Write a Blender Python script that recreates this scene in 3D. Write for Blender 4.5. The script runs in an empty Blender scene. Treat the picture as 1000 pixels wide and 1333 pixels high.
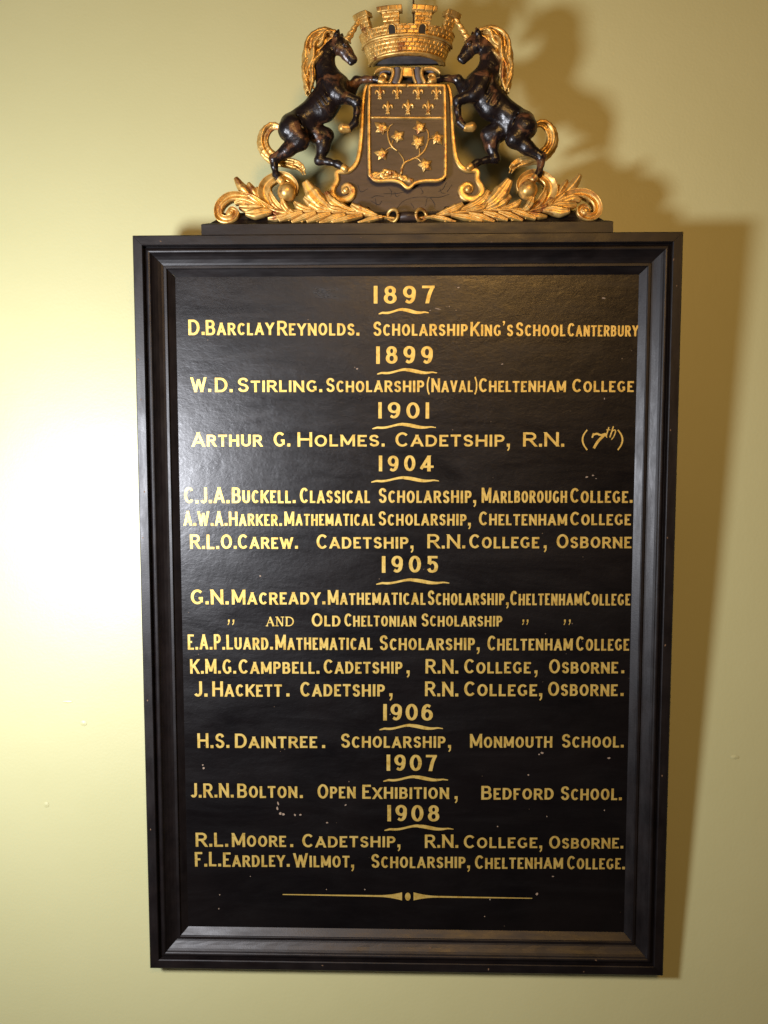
import bpy, math, random
import numpy as np
from mathutils import Matrix, Vector

random.seed(7)
sc = bpy.context.scene
COL = sc.collection

# ------------------------------------------------------------------ measures
BW, BH = 0.700, 0.9847            # outer size of the framed board (metres)
LEAN = math.radians(4.1)          # it hangs leaning out from the wall at the top
BACK = 0.024                      # thickness of the frame
BASE_Z = 1.30                     # height of its bottom edge
FPX = 1050.0                      # focal length in pixels of the 1000 x 1333 photograph

board = bpy.data.objects.new('honours_board', None)
COL.objects.link(board)
board.empty_display_size = 0.1
board.rotation_euler = (LEAN, 0, 0)
board.location = (0, -(BACK * math.cos(LEAN) + 0.0015), BASE_Z)
MB_ = Matrix.Translation(board.location) @ Matrix.Rotation(LEAN, 4, 'X')

# camera, given in board measures (u right, v up from the centre, w out of the board)
CAM_UVW = np.array((-0.0030, 0.2186, 1.0488))
CAM_ROT = np.array((0.0772, -0.0236, -0.0003))


def rod(r):
    t = np.linalg.norm(r)
    k = r / t
    K = np.array([[0, -k[2], k[1]], [k[2], 0, -k[0]], [-k[1], k[0], 0]])
    return np.eye(3) + math.sin(t) * K + (1 - math.cos(t)) * K @ K


RC = rod(CAM_ROT)                 # rows: camera right, up, backward in (u, v, w)


def loc(u, v, w):                 # board measures -> coordinates under the board's Empty
    return (u, -w, v + BH / 2)


def at(px, py, w=0.0):            # where a point of the photograph lies on the plane w of the board
    d = RC.T @ np.array(((px - 500.0) / FPX, (666.5 - py) / FPX, -1.0))
    t = (w - CAM_UVW[2]) / d[2]
    p = CAM_UVW + t * d
    return p[0], p[1]


# ------------------------------------------------------------------ camera
cam = bpy.data.objects.new('camera', bpy.data.cameras.new('camera'))
COL.objects.link(cam)
sc.camera = cam
cam.data.sensor_fit = 'HORIZONTAL'
cam.data.sensor_width = 36.0
cam.data.lens = 36.0 * FPX / 1000.0
cam.data.clip_start, cam.data.clip_end = 0.02, 50.0
M3 = np.array([[1, 0, 0], [0, 0, -1], [0, 1, 0]], float)     # uvw -> local xyz
axes = [Vector(M3 @ RC[i]) for i in range(3)]
ml = Matrix.Identity(4)
for i in range(3):
    for j in range(3):
        ml[j][i] = axes[i][j]
ml.translation = Vector(loc(*CAM_UVW))
cam.matrix_world = MB_ @ ml
CAMW = cam.matrix_world.translation.copy()

# ------------------------------------------------------------------ world, lamps, exposure
world = bpy.data.worlds.new('World')
sc.world = world
world.use_nodes = True
bg = world.node_tree.nodes['Background']
bg.inputs['Color'].default_value = (1.0, 0.80, 0.52, 1)
bg.inputs['Strength'].default_value = 0.025


def area(name, p, target, size, power, color, shape='DISK'):
    l = bpy.data.lights.new(name, 'AREA')
    l.shape = shape
    l.size = size
    l.energy = power
    l.color = color
    o = bpy.data.objects.new(name, l)
    COL.objects.link(o)
    o.location = p
    o.rotation_euler = (Vector(target) - Vector(p)).to_track_quat('-Z', 'Y').to_euler()
    return o


MID = Vector((0, 0, BASE_Z + 0.5))
area('side_light', (CAMW.x - 0.66, -0.82, CAMW.z - 0.03), (-0.25, 0, CAMW.z - 0.03), 0.19, 15.8, (0.96, 0.98, 1.06))
area('ceiling_light', (CAMW.x + 0.26, CAMW.y - 0.95, CAMW.z + 0.92), MID, 0.55, 17.5, (1.0, 0.54, 0.14))
area('far_window_light', (CAMW.x - 0.42, CAMW.y - 2.15, CAMW.z + 0.65), MID, 0.50, 4.2, (0.94, 0.95, 1.0))
sc.view_settings.view_transform = 'Standard'
sc.view_settings.look = 'None'
sc.view_settings.exposure = 0.0
sc.view_settings.gamma = 1.0
sc.view_settings.use_curve_mapping = False


# ------------------------------------------------------------------ materials
class Mat:
    def __init__(self, name):
        self.m = bpy.data.materials.new(name)
        self.m.use_nodes = True
        self.t = self.m.node_tree
        self.b = self.t.nodes['Principled BSDF']
        self.tc = self.t.nodes.new('ShaderNodeTexCoord').outputs['Object']

    def n(self, typ, **kw):
        nd = self.t.nodes.new(typ)
        for k, v in kw.items():
            setattr(nd, k, v)
        return nd

    def l(self, a, b):
        self.t.links.new(a, b)

    def noise(self, scale, detail=4, rough=0.55, stretch=None, dist=0.0):
        nd = self.n('ShaderNodeTexNoise')
        nd.inputs['Scale'].default_value = scale
        nd.inputs['Detail'].default_value = detail
        nd.inputs['Roughness'].default_value = rough
        nd.inputs['Distortion'].default_value = dist
        if stretch:
            mp = self.n('ShaderNodeMapping')
            mp.inputs['Scale'].default_value = stretch
            self.l(self.tc, mp.inputs['Vector'])
            self.l(mp.outputs['Vector'], nd.inputs['Vector'])
        else:
            self.l(self.tc, nd.inputs['Vector'])
        return nd.outputs['Fac']

    def ramp(self, fac, stops, interp='LINEAR'):
        r = self.n('ShaderNodeValToRGB')
        r.color_ramp.interpolation = interp
        e = r.color_ramp.elements
        while len(e) < len(stops):
            e.new(0.5)
        for k, (p, c) in enumerate(stops):
            e[k].position = p
            e[k].color = (c, c, c, 1) if isinstance(c, (int, float)) else (*c, 1)
        self.l(fac, r.inputs['Fac'])
        return r.outputs['Color']

    def mix(self, fac, a, b):
        m = self.n('ShaderNodeMix', data_type='RGBA')
        for sock, v in ((m.inputs['Factor'], fac), (m.inputs['A'], a), (m.inputs['B'], b)):
            if isinstance(v, (int, float)):
                sock.default_value = v
            elif isinstance(v, tuple):
                sock.default_value = (*v, 1)
            else:
                self.l(v, sock)
        return m.outputs['Result']

    def set(self, key, v):
        s = self.b.inputs[key]
        if isinstance(v, (int, float)):
            s.default_value = v
        elif isinstance(v, tuple):
            s.default_value = (*v, 1)
        else:
            self.l(v, s)

    def bump(self, h, strength, dist, prev=None):
        bp = self.n('ShaderNodeBump')
        bp.inputs['Strength'].default_value = strength
        bp.inputs['Distance'].default_value = dist
        self.l(h, bp.inputs['Height'])
        if prev is not None:
            self.l(prev, bp.inputs['Normal'])
        self.l(bp.outputs['Normal'], self.b.inputs['Normal'])
        return bp.outputs['Normal']


def gilding():
    m = Mat('gilding')
    a = m.noise(90, 5)
    c = m.ramp(a, [(0.30, (0.38, 0.20, 0.045)), (0.48, (0.64, 0.39, 0.105)), (0.72, (0.80, 0.55, 0.20))])
    worn = m.ramp(m.noise(55, 6, 0.65), [(0.56, 0.0), (0.66, 1.0)])
    c = m.mix(worn, c, (0.26, 0.095, 0.030))
    m.set('Base Color', c)
    m.set('Metallic', 0.62)
    m.set('Roughness', m.ramp(m.noise(140, 4), [(0.3, 0.30), (0.7, 0.50)]))
    m.bump(m.noise(260, 4, 0.6), 0.22, 0.0005)
    return m.m


def letter_gold():
    m = Mat('letter_gold')
    c = m.ramp(m.noise(120, 6, 0.65), [(0.30, (0.52, 0.33, 0.060)), (0.50, (0.74, 0.53, 0.135)), (0.75, (0.84, 0.64, 0.21))])
    thin = m.ramp(m.noise(420, 5, 0.7, None, 0.5), [(0.62, 0.0), (0.70, 0.8)])
    c = m.mix(thin, c, (0.16, 0.085, 0.018))
    m.set('Base Color', c)
    m.set('Metallic', 0.55)
    m.set('Roughness', 0.48)
    m.bump(m.noise(700, 4), 0.25, 0.0003)
    return m.m


def black_frame(name='black_frame_paint', stretch=(1, 1, 1)):
    m = Mat(name)
    c = m.ramp(m.noise(30, 5, 0.6), [(0.35, (0.0035, 0.0022, 0.0026)), (0.70, (0.009, 0.006, 0.0058))])
    chips = m.ramp(m.noise(160, 5, 0.7), [(0.735, 0.0), (0.75, 1.0)])
    c = m.mix(chips, c, (0.16, 0.095, 0.055))
    m.set('Base Color', c)
    m.set('Roughness', m.ramp(m.noise(90, 5, 0.6, stretch), [(0.3, 0.36), (0.7, 0.52)]))
    n = m.bump(m.noise(60, 5, 0.6, stretch), 0.35, 0.0008)
    m.bump(m.noise(500, 3), 0.25, 0.0003, n)
    return m.m


def black_panel():
    m = Mat('black_panel_paint')
    c = m.ramp(m.noise(9, 6, 0.65), [(0.30, (0.0018, 0.0014, 0.0020)), (0.75, (0.0055, 0.0040, 0.0042))])
    # dust specks and rubbed spots
    v = m.n('ShaderNodeTexVoronoi')
    v.inputs['Scale'].default_value = 85
    m.l(m.tc, v.inputs['Vector'])
    near = m.ramp(v.outputs['Distance'], [(0.055, 1.0), (0.085, 0.0)])
    pick = m.ramp(m.noise(45, 2), [(0.60, 0.0), (0.62, 1.0)])
    mu = m.n('ShaderNodeMath', operation='MULTIPLY')
    m.l(near, mu.inputs[0])
    m.l(pick, mu.inputs[1])
    c = m.mix(mu.outputs[0], c, (0.13, 0.09, 0.055))
    m.set('Base Color', c)
    m.set('Roughness', m.ramp(m.noise(16, 7, 0.7, (0.35, 1, 1.6), 0.8), [(0.3, 0.25), (0.7, 0.42)]))
    n = m.bump(m.noise(230, 5, 0.65, (0.55, 1.0, 1.0), 0.8), 0.30, 0.0006)
    m.bump(m.noise(36, 3), 0.3, 0.0016, n)
    return m.m


def dark_wood():
    m = Mat('dark_carved_wood')
    c = m.ramp(m.noise(40, 6, 0.6, (0.5, 1, 2.2)), [(0.30, (0.024, 0.014, 0.010)), (0.70, (0.058, 0.034, 0.024))])
    m.set('Base Color', c)
    m.set('Roughness', 0.42)
    n = m.bump(m.noise(120, 5, 0.6, (0.4, 1, 2.0)), 0.4, 0.0007)
    return m.m


def unicorn_black():
    m = Mat('worn_black_lacquer')
    c = m.ramp(m.noise(60, 5, 0.6), [(0.30, (0.005, 0.0035, 0.0045)), (0.70, (0.015, 0.009, 0.008))])
    worn = m.ramp(m.noise(42, 6, 0.6, None, 0.6), [(0.555, 0.0), (0.68, 1.0)])
    c = m.mix(worn, c, (0.17, 0.072, 0.030))
    m.set('Base Color', c)
    m.set('Roughness', m.ramp(m.noise(80, 5), [(0.3, 0.22), (0.7, 0.42)]))
    n = m.bump(m.noise(95, 3, 0.6), 0.7, 0.0016)
    m.bump(m.noise(600, 3), 0.3, 0.0003, n)
    return m.m


def wall_paint():
    m = Mat('pale_green_wall_paint')
    c = m.ramp(m.noise(2.5, 5, 0.6), [(0.3, (0.515, 0.512, 0.262)), (0.7, (0.547, 0.542, 0.290))])
    m.set('Base Color', c)
    m.set('Roughness', 0.46)
    m.set('Specular IOR Level', 0.85)
    n = m.bump(m.noise(14, 4, 0.5), 0.18, 0.003)
    m.bump(m.noise(260, 3, 0.5), 0.20, 0.0007, n)
    return m.m


def plain(name, color, rough=0.5, metal=0.0, bump=200):
    m = Mat(name)
    k = m.ramp(m.noise(bump * 0.5, 4), [(0.3, tuple(0.75 * x for x in color)), (0.7, tuple(min(1, 1.2 * x) for x in color))])
    m.set('Base Color', k)
    m.set('Roughness', rough)
    m.set('Metallic', metal)
    m.bump(m.noise(bump, 4), 0.3, 0.0005)
    return m.m


GOLD, LETTER = gilding(), letter_gold()
FRAME_H, FRAME_V = black_frame('black_frame_paint', (0.25, 1, 1)), black_frame('black_frame_paint_upright', (1, 1, 0.25))
PANEL, WOOD, LACQ, WALL = black_panel(), dark_wood(), unicorn_black(), wall_paint()
SLATE = plain('grey_blue_underside', (0.11, 0.10, 0.105), 0.5)
SOOT = plain('soot_black', (0.012, 0.010, 0.009), 0.6)
CORD = plain('brown_cord', (0.10, 0.07, 0.045), 0.8)
CHIP = plain('chipped_gesso', (0.28, 0.21, 0.15), 0.8)
BARE = plain('bare_wood', (0.17, 0.10, 0.055), 0.8)
INCISED = plain('incised_line', (0.010, 0.007, 0.006), 0.7)


# ------------------------------------------------------------------ mesh helpers
class MB:
    def __init__(self):
        self.v, self.f, self.mi = [], [], []

    def add(self, vs, fs, mi=0):
        o = len(self.v)
        self.v += [tuple(map(float, p)) for p in vs]
        self.f += [tuple(int(i) + o for i in f) for f in fs]
        self.mi += [mi] * len(fs)

    def mirrored(self, uc):
        m = MB()
        m.v = [(2 * uc - x, y, z) for x, y, z in self.v]
        m.f = [tuple(reversed(f)) for f in self.f]
        m.mi = list(self.mi)
        return m

    def build(self, name, mats, parent=None, smooth=True):
        me = bpy.data.meshes.new(name)
        me.from_pydata(self.v, [], self.f)
        for mt in (mats if isinstance(mats, (list, tuple)) else [mats]):
            me.materials.append(mt)
        me.polygons.foreach_set('material_index', self.mi)
        me.polygons.foreach_set('use_smooth', [smooth] * len(self.f))
        me.update()
        o = bpy.data.objects.new(name, me)
        COL.objects.link(o)
        if parent is not None:
            o.parent = parent
        return o


def catmull(pts, n):
    P = np.array(pts, float)
    if len(P) == 2:
        t = np.linspace(0, 1, n)[:, None]
        return P[0] * (1 - t) + P[1] * t
    d = np.r_[0, np.cumsum(np.linalg.norm(np.diff(P[:, :2], axis=0), axis=1))]
    ext = np.vstack([2 * P[0] - P[1], P, 2 * P[-1] - P[-2]])
    out = []
    for q in np.linspace(0, d[-1], n):
        i = min(np.searchsorted(d, q, 'right') - 1, len(P) - 2)
        t = (q - d[i]) / max(d[i + 1] - d[i], 1e-9)
        a, b, c, e = ext[i:i + 4]
        out.append(0.5 * (2 * b + (c - a) * t + (2 * a - 5 * b + 4 * c - e) * t * t + (3 * b - a - 3 * c + e) * t ** 3))
    return np.array(out)


PX = 0.001018                      # one photo pixel at the crest, in metres


def prof(kind, s):
    r = math.sqrt(max(0.0, 1 - s * s))
    if kind == 'round':
        return r
    if kind == 'band':
        return math.sqrt(max(0.0, 1 - abs(s) ** 5))
    if kind == 'leaf':             # swelling blade with a cut central vein
        return r * (0.95 - 0.42 * math.exp(-(s / 0.22) ** 2))
    if kind == 'ridge':            # keeled blade
        return (1 - abs(s)) * 0.60 + 0.40 * r
    if kind == 'gutter':           # hollow with raised rims
        return 0.35 + 0.65 * abs(s) ** 1.6 if abs(s) < 0.93 else 0.55
    return 1.0


def loft(mb, pts, hws, w0=-0.02, th=0.005, back=0.006, kind='leaf', n=22, m=12, lift=(0, 0), mi=0, px=True, ser=0.0):
    """carved blade along a path: pts in photo pixels measured at depth w0, half-widths in pixels"""
    P = np.array([at(x, y, w0) for x, y in pts]) if px else np.array(pts, float)
    k = PX if px else 1.0
    tt = np.r_[0, np.cumsum(np.linalg.norm(np.diff(P, axis=0), axis=1))]
    C = catmull(P, n)
    if len(hws) != len(pts):
        hws = np.interp(np.linspace(0, 1, len(pts)), np.linspace(0, 1, len(hws)), hws)
    H = np.interp(np.linspace(0, tt[-1], n), tt, np.array(hws, float) * k)
    H = np.convolve(np.r_[H[0], H, H[-1]], [0.25, 0.5, 0.25], 'valid')
    H[0], H[-1] = hws[0] * k, hws[-1] * k
    if ser:                        # notched edge
        f_ = np.linspace(0, 1, n)
        H = H * (1 - ser * (((1 - f_) * 3.6) % 1.0) * (f_ > 0.25))
    T = np.gradient(C, axis=0)
    T /= np.linalg.norm(T, axis=1)[:, None] + 1e-12
    N = np.stack([-T[:, 1], T[:, 0]], 1)
    S = np.cos(np.linspace(math.pi, 0, m))
    hm = max(H)
    vs, fs = [], []
    for i in range(n):
        t = i / (n - 1)
        z0 = w0 + lift[0] * (1 - t) + lift[1] * t * t
        a = th * (H[i] / hm) ** 0.6
        for s in S:
            p = C[i] + N[i] * H[i] * s
            vs.append(loc(p[0], p[1], z0 + a * prof(kind, s)))
        for s in S[::-1]:
            p = C[i] + N[i] * H[i] * s * 0.9
            vs.append(loc(p[0], p[1], z0 - back))
    R = 2 * m
    for i in range(n - 1):
        for j in range(R):
            fs.append((i * R + j, i * R + (j + 1) % R, (i + 1) * R + (j + 1) % R, (i + 1) * R + j))
    fs.append(tuple(range(R))[::-1])
    fs.append(tuple((n - 1) * R + j for j in range(R)))
    mb.add(vs, fs, mi)


def tube3(mb, pts, rads, n=24, m=10, mi=0, flat=1.0):
    """tube through local uvw points"""
    P = catmull(np.array(pts, float), n)
    R = np.interp(np.linspace(0, 1, n), np.linspace(0, 1, len(rads)), rads)
    vs, fs = [], []
    T = np.gradient(P, axis=0)
    up = np.array((0, 0, 1.0))
    for i in range(n):
        t = T[i] / np.linalg.norm(T[i])
        a = np.cross(t, up)
        if np.linalg.norm(a) < 1e-3:
            a = np.array((1.0, 0, 0))
        a /= np.linalg.norm(a)
        b = np.cross(a, t)
        for j in range(m):
            g = 2 * math.pi * j / m
            p = P[i] + R[i] * (math.cos(g) * a + math.sin(g) * b * flat)
            vs.append(loc(*p))
    for i in range(n - 1):
        for j in range(m):
            fs.append((i * m + j, i * m + (j + 1) % m, (i + 1) * m + (j + 1) % m, (i + 1) * m + j))
    fs.append(tuple(range(m))[::-1])
    fs.append(tuple((n - 1) * m + j for j in range(m)))
    mb.add(vs, fs, mi)


def ball(mb, c, r, nu=28, nv=16, sq=(1, 1, 1), mi=0, lump=0.0):
    vs, fs = [], []
    for i in range(nv + 1):
        a = math.pi * i / nv
        for j in range(nu):
            b = 2 * math.pi * j / nu
            q = 1 + lump * math.sin(3 * a + 2.1 * j) * math.sin(2 * b)
            vs.append(loc(c[0] + r * q * sq[0] * math.sin(a) * math.cos(b), c[1] + r * q * sq[1] * math.cos(a), c[2] + r * q * sq[2] * math.sin(a) * math.sin(b)))
    for i in range(nv):
        for j in range(nu):
            fs.append((i * nu + j, i * nu + (j + 1) % nu, (i + 1) * nu + (j + 1) % nu, (i + 1) * nu + j))
    mb.add(vs, fs, mi)


def prism(mb, poly, w_back, w_front, mi=0, bevel=0.0, cen=None):
    """flat board cut to an outline given in (u, v), anticlockwise seen from the front"""
    P = [np.array(p, float) for p in poly]
    n = len(P)
    vs = [loc(p[0], p[1], w_back) for p in P]
    if bevel:
        ins = []
        for i in range(n):
            a, b, c = P[i - 1], P[i], P[(i + 1) % n]
            e1, e2 = b - a, c - b
            n1 = np.array((-e1[1], e1[0])) / (np.linalg.norm(e1) + 1e-12)
            n2 = np.array((-e2[1], e2[0])) / (np.linalg.norm(e2) + 1e-12)
            q = n1 + n2
            q = q / max(np.linalg.norm(q), 1e-6)
            ins.append(b + q * bevel)
        vs += [loc(p[0], p[1], w_front - bevel) for p in P]
        vs += [loc(p[0], p[1], w_front) for p in ins]
        rings = 3
    else:
        vs += [loc(p[0], p[1], w_front) for p in P]
        rings = 2
    fs = []
    for r in range(rings - 1):
        for i in range(n):
            j = (i + 1) % n
            fs.append((r * n + i, r * n + j, (r + 1) * n + j, (r + 1) * n + i))
    fs.append(tuple((rings - 1) * n + i for i in range(n)))
    fs.append(tuple(range(n))[::-1])
    mb.add(vs, fs, mi)


def box(mb, u0, u1, v0, v1, w0, w1, mi=0, bevel=0.0):
    prism(mb, [(u0, v0), (u1, v0), (u1, v1), (u0, v1)], w0, w1, mi, bevel)


# ---- carved figures: blended solids meshed with surface nets
def surface_nets(F, org, h):
    nx, ny, nz = F.shape
    ins = F < 0
    cnt = np.zeros((nx - 1, ny - 1, nz - 1), np.int8)
    for dx in (0, 1):
        for dy in (0, 1):
            for dz in (0, 1):
                cnt += ins[dx:nx - 1 + dx, dy:ny - 1 + dy, dz:nz - 1 + dz]
    act = np.argwhere((cnt > 0) & (cnt < 8))
    idx = np.full(cnt.shape, -1, np.int64)
    idx[act[:, 0], act[:, 1], act[:, 2]] = np.arange(len(act))
    acc = np.zeros((len(act), 3))
    num = np.zeros(len(act))
    corners = [np.array((a, b, c)) for a in (0, 1) for b in (0, 1) for c in (0, 1)]
    for p in corners:
        for ax in range(3):
            if p[ax] == 0:
                q = p.copy()
                q[ax] = 1
                A, B = act + p, act + q
                fa = F[A[:, 0], A[:, 1], A[:, 2]]
                fb = F[B[:, 0], B[:, 1], B[:, 2]]
                k = (fa < 0) != (fb < 0)
                t = np.where(k, fa / np.where(k, fa - fb, 1), 0)
                pos = p[None, :] + t[:, None] * (q - p)[None, :]
                acc[k] += pos[k]
                num[k] += 1
    V = org + h * (act + acc / num[:, None])
    faces = []
    for ax in range(3):
        a1, a2 = (ax + 1) % 3, (ax + 2) % 3
        sl0 = [slice(None)] * 3
        sl1 = [slice(None)] * 3
        sl0[ax], sl1[ax] = slice(0, -1), slice(1, None)
        s0, s1 = ins[tuple(sl0)], ins[tuple(sl1)]
        e = np.argwhere(s0 != s1)
        keep = (e[:, a1] > 0) & (e[:, a2] > 0) & (e[:, a1] < F.shape[a1] - 1) & (e[:, a2] < F.shape[a2] - 1)
        e = e[keep]
        flip = ~s0[e[:, 0], e[:, 1], e[:, 2]]
        o1, o2 = np.zeros(3, int), np.zeros(3, int)
        o1[a1], o2[a2] = 1, 1
        q = [idx[tuple((e - d).T)] for d in (o1 + o2, o2, 0 * o1, o1)]
        Q = np.stack(q, 1)
        Q[flip] = Q[flip][:, ::-1]
        faces.append(Q)
    return V, np.vstack(faces)


def carve(prims, h=0.0008):
    """prims: (op, a, b, ra, rb, k, wscale) tapered rods blended with radius k, in local uvw"""
    A = np.array([p[1] for p in prims] + [p[2] for p in prims], float)
    R = max(max(p[3], p[4]) for p in prims)
    lo, hi = A.min(0) - R - 4 * h, A.max(0) + R + 4 * h
    n = np.ceil((hi - lo) / h).astype(int) + 1
    F = np.full(n, 0.05, np.float32)
    for op, a, b, ra, rb, k, ws in prims:
        a, b = np.array(a, float), np.array(b, float)
        m = max(ra, rb) * max(1, ws) + 3 * k + 3 * h
        i0 = np.maximum(0, np.floor((np.minimum(a, b) - m - lo) / h).astype(int))
        i1 = np.minimum(n, np.ceil((np.maximum(a, b) + m - lo) / h).astype(int) + 1)
        if (i1 <= i0).any():
            continue
        X = [(lo[c] + h * np.arange(i0[c], i1[c])).astype(np.float32) for c in range(3)]
        x, y, z = X[0][:, None, None] - a[0], X[1][None, :, None] - a[1], X[2][None, None, :] - a[2]
        d = b - a
        dd = d @ d + 1e-12
        t = np.clip((x * d[0] + y * d[1] + z * d[2]) / dd, 0, 1)
        qx, qy, qz = x - t * d[0], y - t * d[1], (z - t * d[2]) / ws
        D = np.sqrt(qx * qx + qy * qy + qz * qz) - (ra + (rb - ra) * t)
        s = (slice(i0[0], i1[0]), slice(i0[1], i1[1]), slice(i0[2], i1[2]))
        G = F[s]
        if op == 'add':
            hh = np.maximum(k - np.abs(G - D), 0) / k
            F[s] = np.minimum(G, D) - hh * hh * k * 0.25
        else:
            D = -D
            hh = np.maximum(k - np.abs(G - D), 0) / k
            F[s] = np.maximum(G, D) + hh * hh * k * 0.25
    V, Q = surface_nets(F, lo, h)
    mb = MB()
    mb.add([loc(*p) for p in V], Q)
    # make the faces look outward
    i = Q[0]
    return mb


# ------------------------------------------------------------------ the wall
wm = MB()
wm.add([(-4, 0, -0.2), (4, 0, -0.2), (4, 0, 4.5), (-4, 0, 4.5)], [(0, 1, 2, 3)])
for (x, z, r, s) in ((-0.475, BASE_Z + 0.36, 0.0075, 0.25), (-0.505, BASE_Z + 0.215, 0.004, 1.0), (-0.452, BASE_Z + 0.33, 0.005, 0.8), (0.455, BASE_Z + 0.29, 0.006, 0.5)):
    nn = 14
    ring = [(x + r * math.cos(2 * math.pi * i / nn), -0.0004, z + s * r * math.sin(2 * math.pi * i / nn)) for i in range(nn)]
    wm.add(ring + [(x, -0.0011, z)], [(i, (i + 1) % nn, nn) for i in range(nn)])
wall = wm.build('wall', WALL, smooth=False)
wall['kind'] = 'structure'
wall['label'] = 'pale green painted wall behind the hanging board'

# ------------------------------------------------------------------ the frame
board['label'] = 'black framed school honours board with gilt lettering, topped by carved unicorns, crown and shield'
board['category'] = 'honours board'

# profile of the moulding: inset from the outer edge, depth
OUTER = [(0.0, -BACK), (0.0, -0.0012), (0.0012, 0.0), (0.0118, 0.0), (0.0127, -0.0010), (0.0127, -0.0225)]
INNER = [(0.0130, -0.0215), (0.0130, -0.0110), (0.0130, -0.0072), (0.0148, -0.0066), (0.0156, -0.0046), (0.0174, -0.0030), (0.0192, -0.0025), (0.0206, -0.0028), (0.0216, -0.0038),
         (0.0228, -0.0056), (0.0250, -0.0078), (0.0285, -0.0106), (0.0325, -0.0130), (0.0352, -0.0142), (0.0356, -0.0126), (0.0362, -0.0122), (0.0392, -0.0122), (0.0398, -0.0128), (0.0400, -0.0142),
         (0.0486, -0.0206), (0.0490, -0.0206), (0.0490, -0.0230)]
PANEL_W = -0.0205
CORN = [(-BW / 2, -BH / 2), (BW / 2, -BH / 2), (BW / 2, BH / 2), (-BW / 2, BH / 2)]
DIRS = [(1, 1), (-1, 1), (-1, -1), (1, -1)]

def chip(mb, px, py, r, asp=1.0, rot=0.0, w=PANEL_W + 0.00025, mi=1):
    n = 9
    q = []
    for k in range(n):
        a = 2 * math.pi * k / n
        rr = r * rgc.uniform(0.6, 1.15)
        x, y = rr * math.cos(a), rr * asp * math.sin(a)
        q.append(loc(*at(px + x * math.cos(rot) - y * math.sin(rot), py - x * math.sin(rot) - y * math.cos(rot), w), w))
    mb.add(q, [tuple(range(n))], mi)


rgc = random.Random(11)
RAILCHIPS = [(3, 188, 640, 0.9, 2.0, 0), (3, 183, 520, 0.8, 1.5, 0), (3, 180, 468, 0.7, 2.2, 0), (3, 186, 700, 0.8, 1.4, 0), (3, 192, 912, 1.0, 1.3, 0), (3, 196, 1080, 0.8, 1.6, 0), (2, 209, 314, 1.2, 0.6, 0),
             (2, 640, 315, 1.4, 0.4, 0), (2, 470, 309, 0.9, 0.6, 0), (1, 877, 338, 0.8, 2.4, 0), (1, 881, 372, 0.7, 1.8, 0), (1, 873, 560, 0.9, 1.6, 0), (1, 869, 700, 0.8, 1.5, 0), (1, 866, 840, 1.0, 1.8, 0), (1, 862, 1010, 0.9, 1.4, 0),
             (0, 636, 1262, 0.9, 1.8, 0), (0, 420, 1257, 1.6, 0.4, 0), (0, 760, 1265, 1.0, 0.8, 0), (1, 839.5, 997, 1.5, 1.6, -0.0121), (0, 560, 1234, 1.6, 0.6, -0.0100), (0, 776, 1250, 1.4, 0.7, -0.0026)]


def rail(profile, i, name, mat, parent, gap=0.00018):
    j = (i + 1) % 4
    a, b = np.array(CORN[i]), np.array(CORN[j])
    e = (b - a) / np.linalg.norm(b - a)
    mb = MB()
    nseg = 40
    rg = random.Random(i * 13 + len(profile))
    vs = []
    wob = [rg.uniform(-1, 1) * 0.00016 for _ in range(nseg + 1)]
    for k in range(nseg + 1):
        t = k / nseg
        for (s, w) in profile:
            pa = a + np.array(DIRS[i]) * s + e * gap
            pb = b + np.array(DIRS[j]) * s - e * gap
            p = pa * (1 - t) + pb * t
            vs.append(loc(p[0], p[1], w + (wob[k] if w > -0.012 else 0)))
    m = len(profile)
    fs = []
    for k in range(nseg):
        for q in range(m - 1):
            fs.append((k * m + q, (k + 1) * m + q, (k + 1) * m + q + 1, k * m + q + 1))
    fs.append(tuple(range(m)))
    fs.append(tuple(nseg * m + q for q in range(m))[::-1])
    mb.add(vs, fs)
    for (ci, px, py, r_, asp, w_) in RAILCHIPS:
        if ci == i and (w_ > -0.001) == (name == 'frame_rail'):
            chip(mb, px, py, r_, asp, rgc.uniform(-0.4, 0.4), w_ + 0.0003)
    o = mb.build(name, [mat, BARE], parent, smooth=False)
    return o


for i, nm in enumerate(('bottom', 'right', 'top', 'left')):
    mt = FRAME_H if i % 2 == 0 else FRAME_V
    r = rail(OUTER, i, 'frame_rail', mt, board)
    rail(INNER, i, 'moulding', mt, r)

# ------------------------------------------------------------------ the painted panel
PI = 0.0487
pm = MB()
box(pm, -BW / 2 + PI, BW / 2 - PI, -BH / 2 + PI, BH / 2 - PI, -0.0235, PANEL_W)

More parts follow.
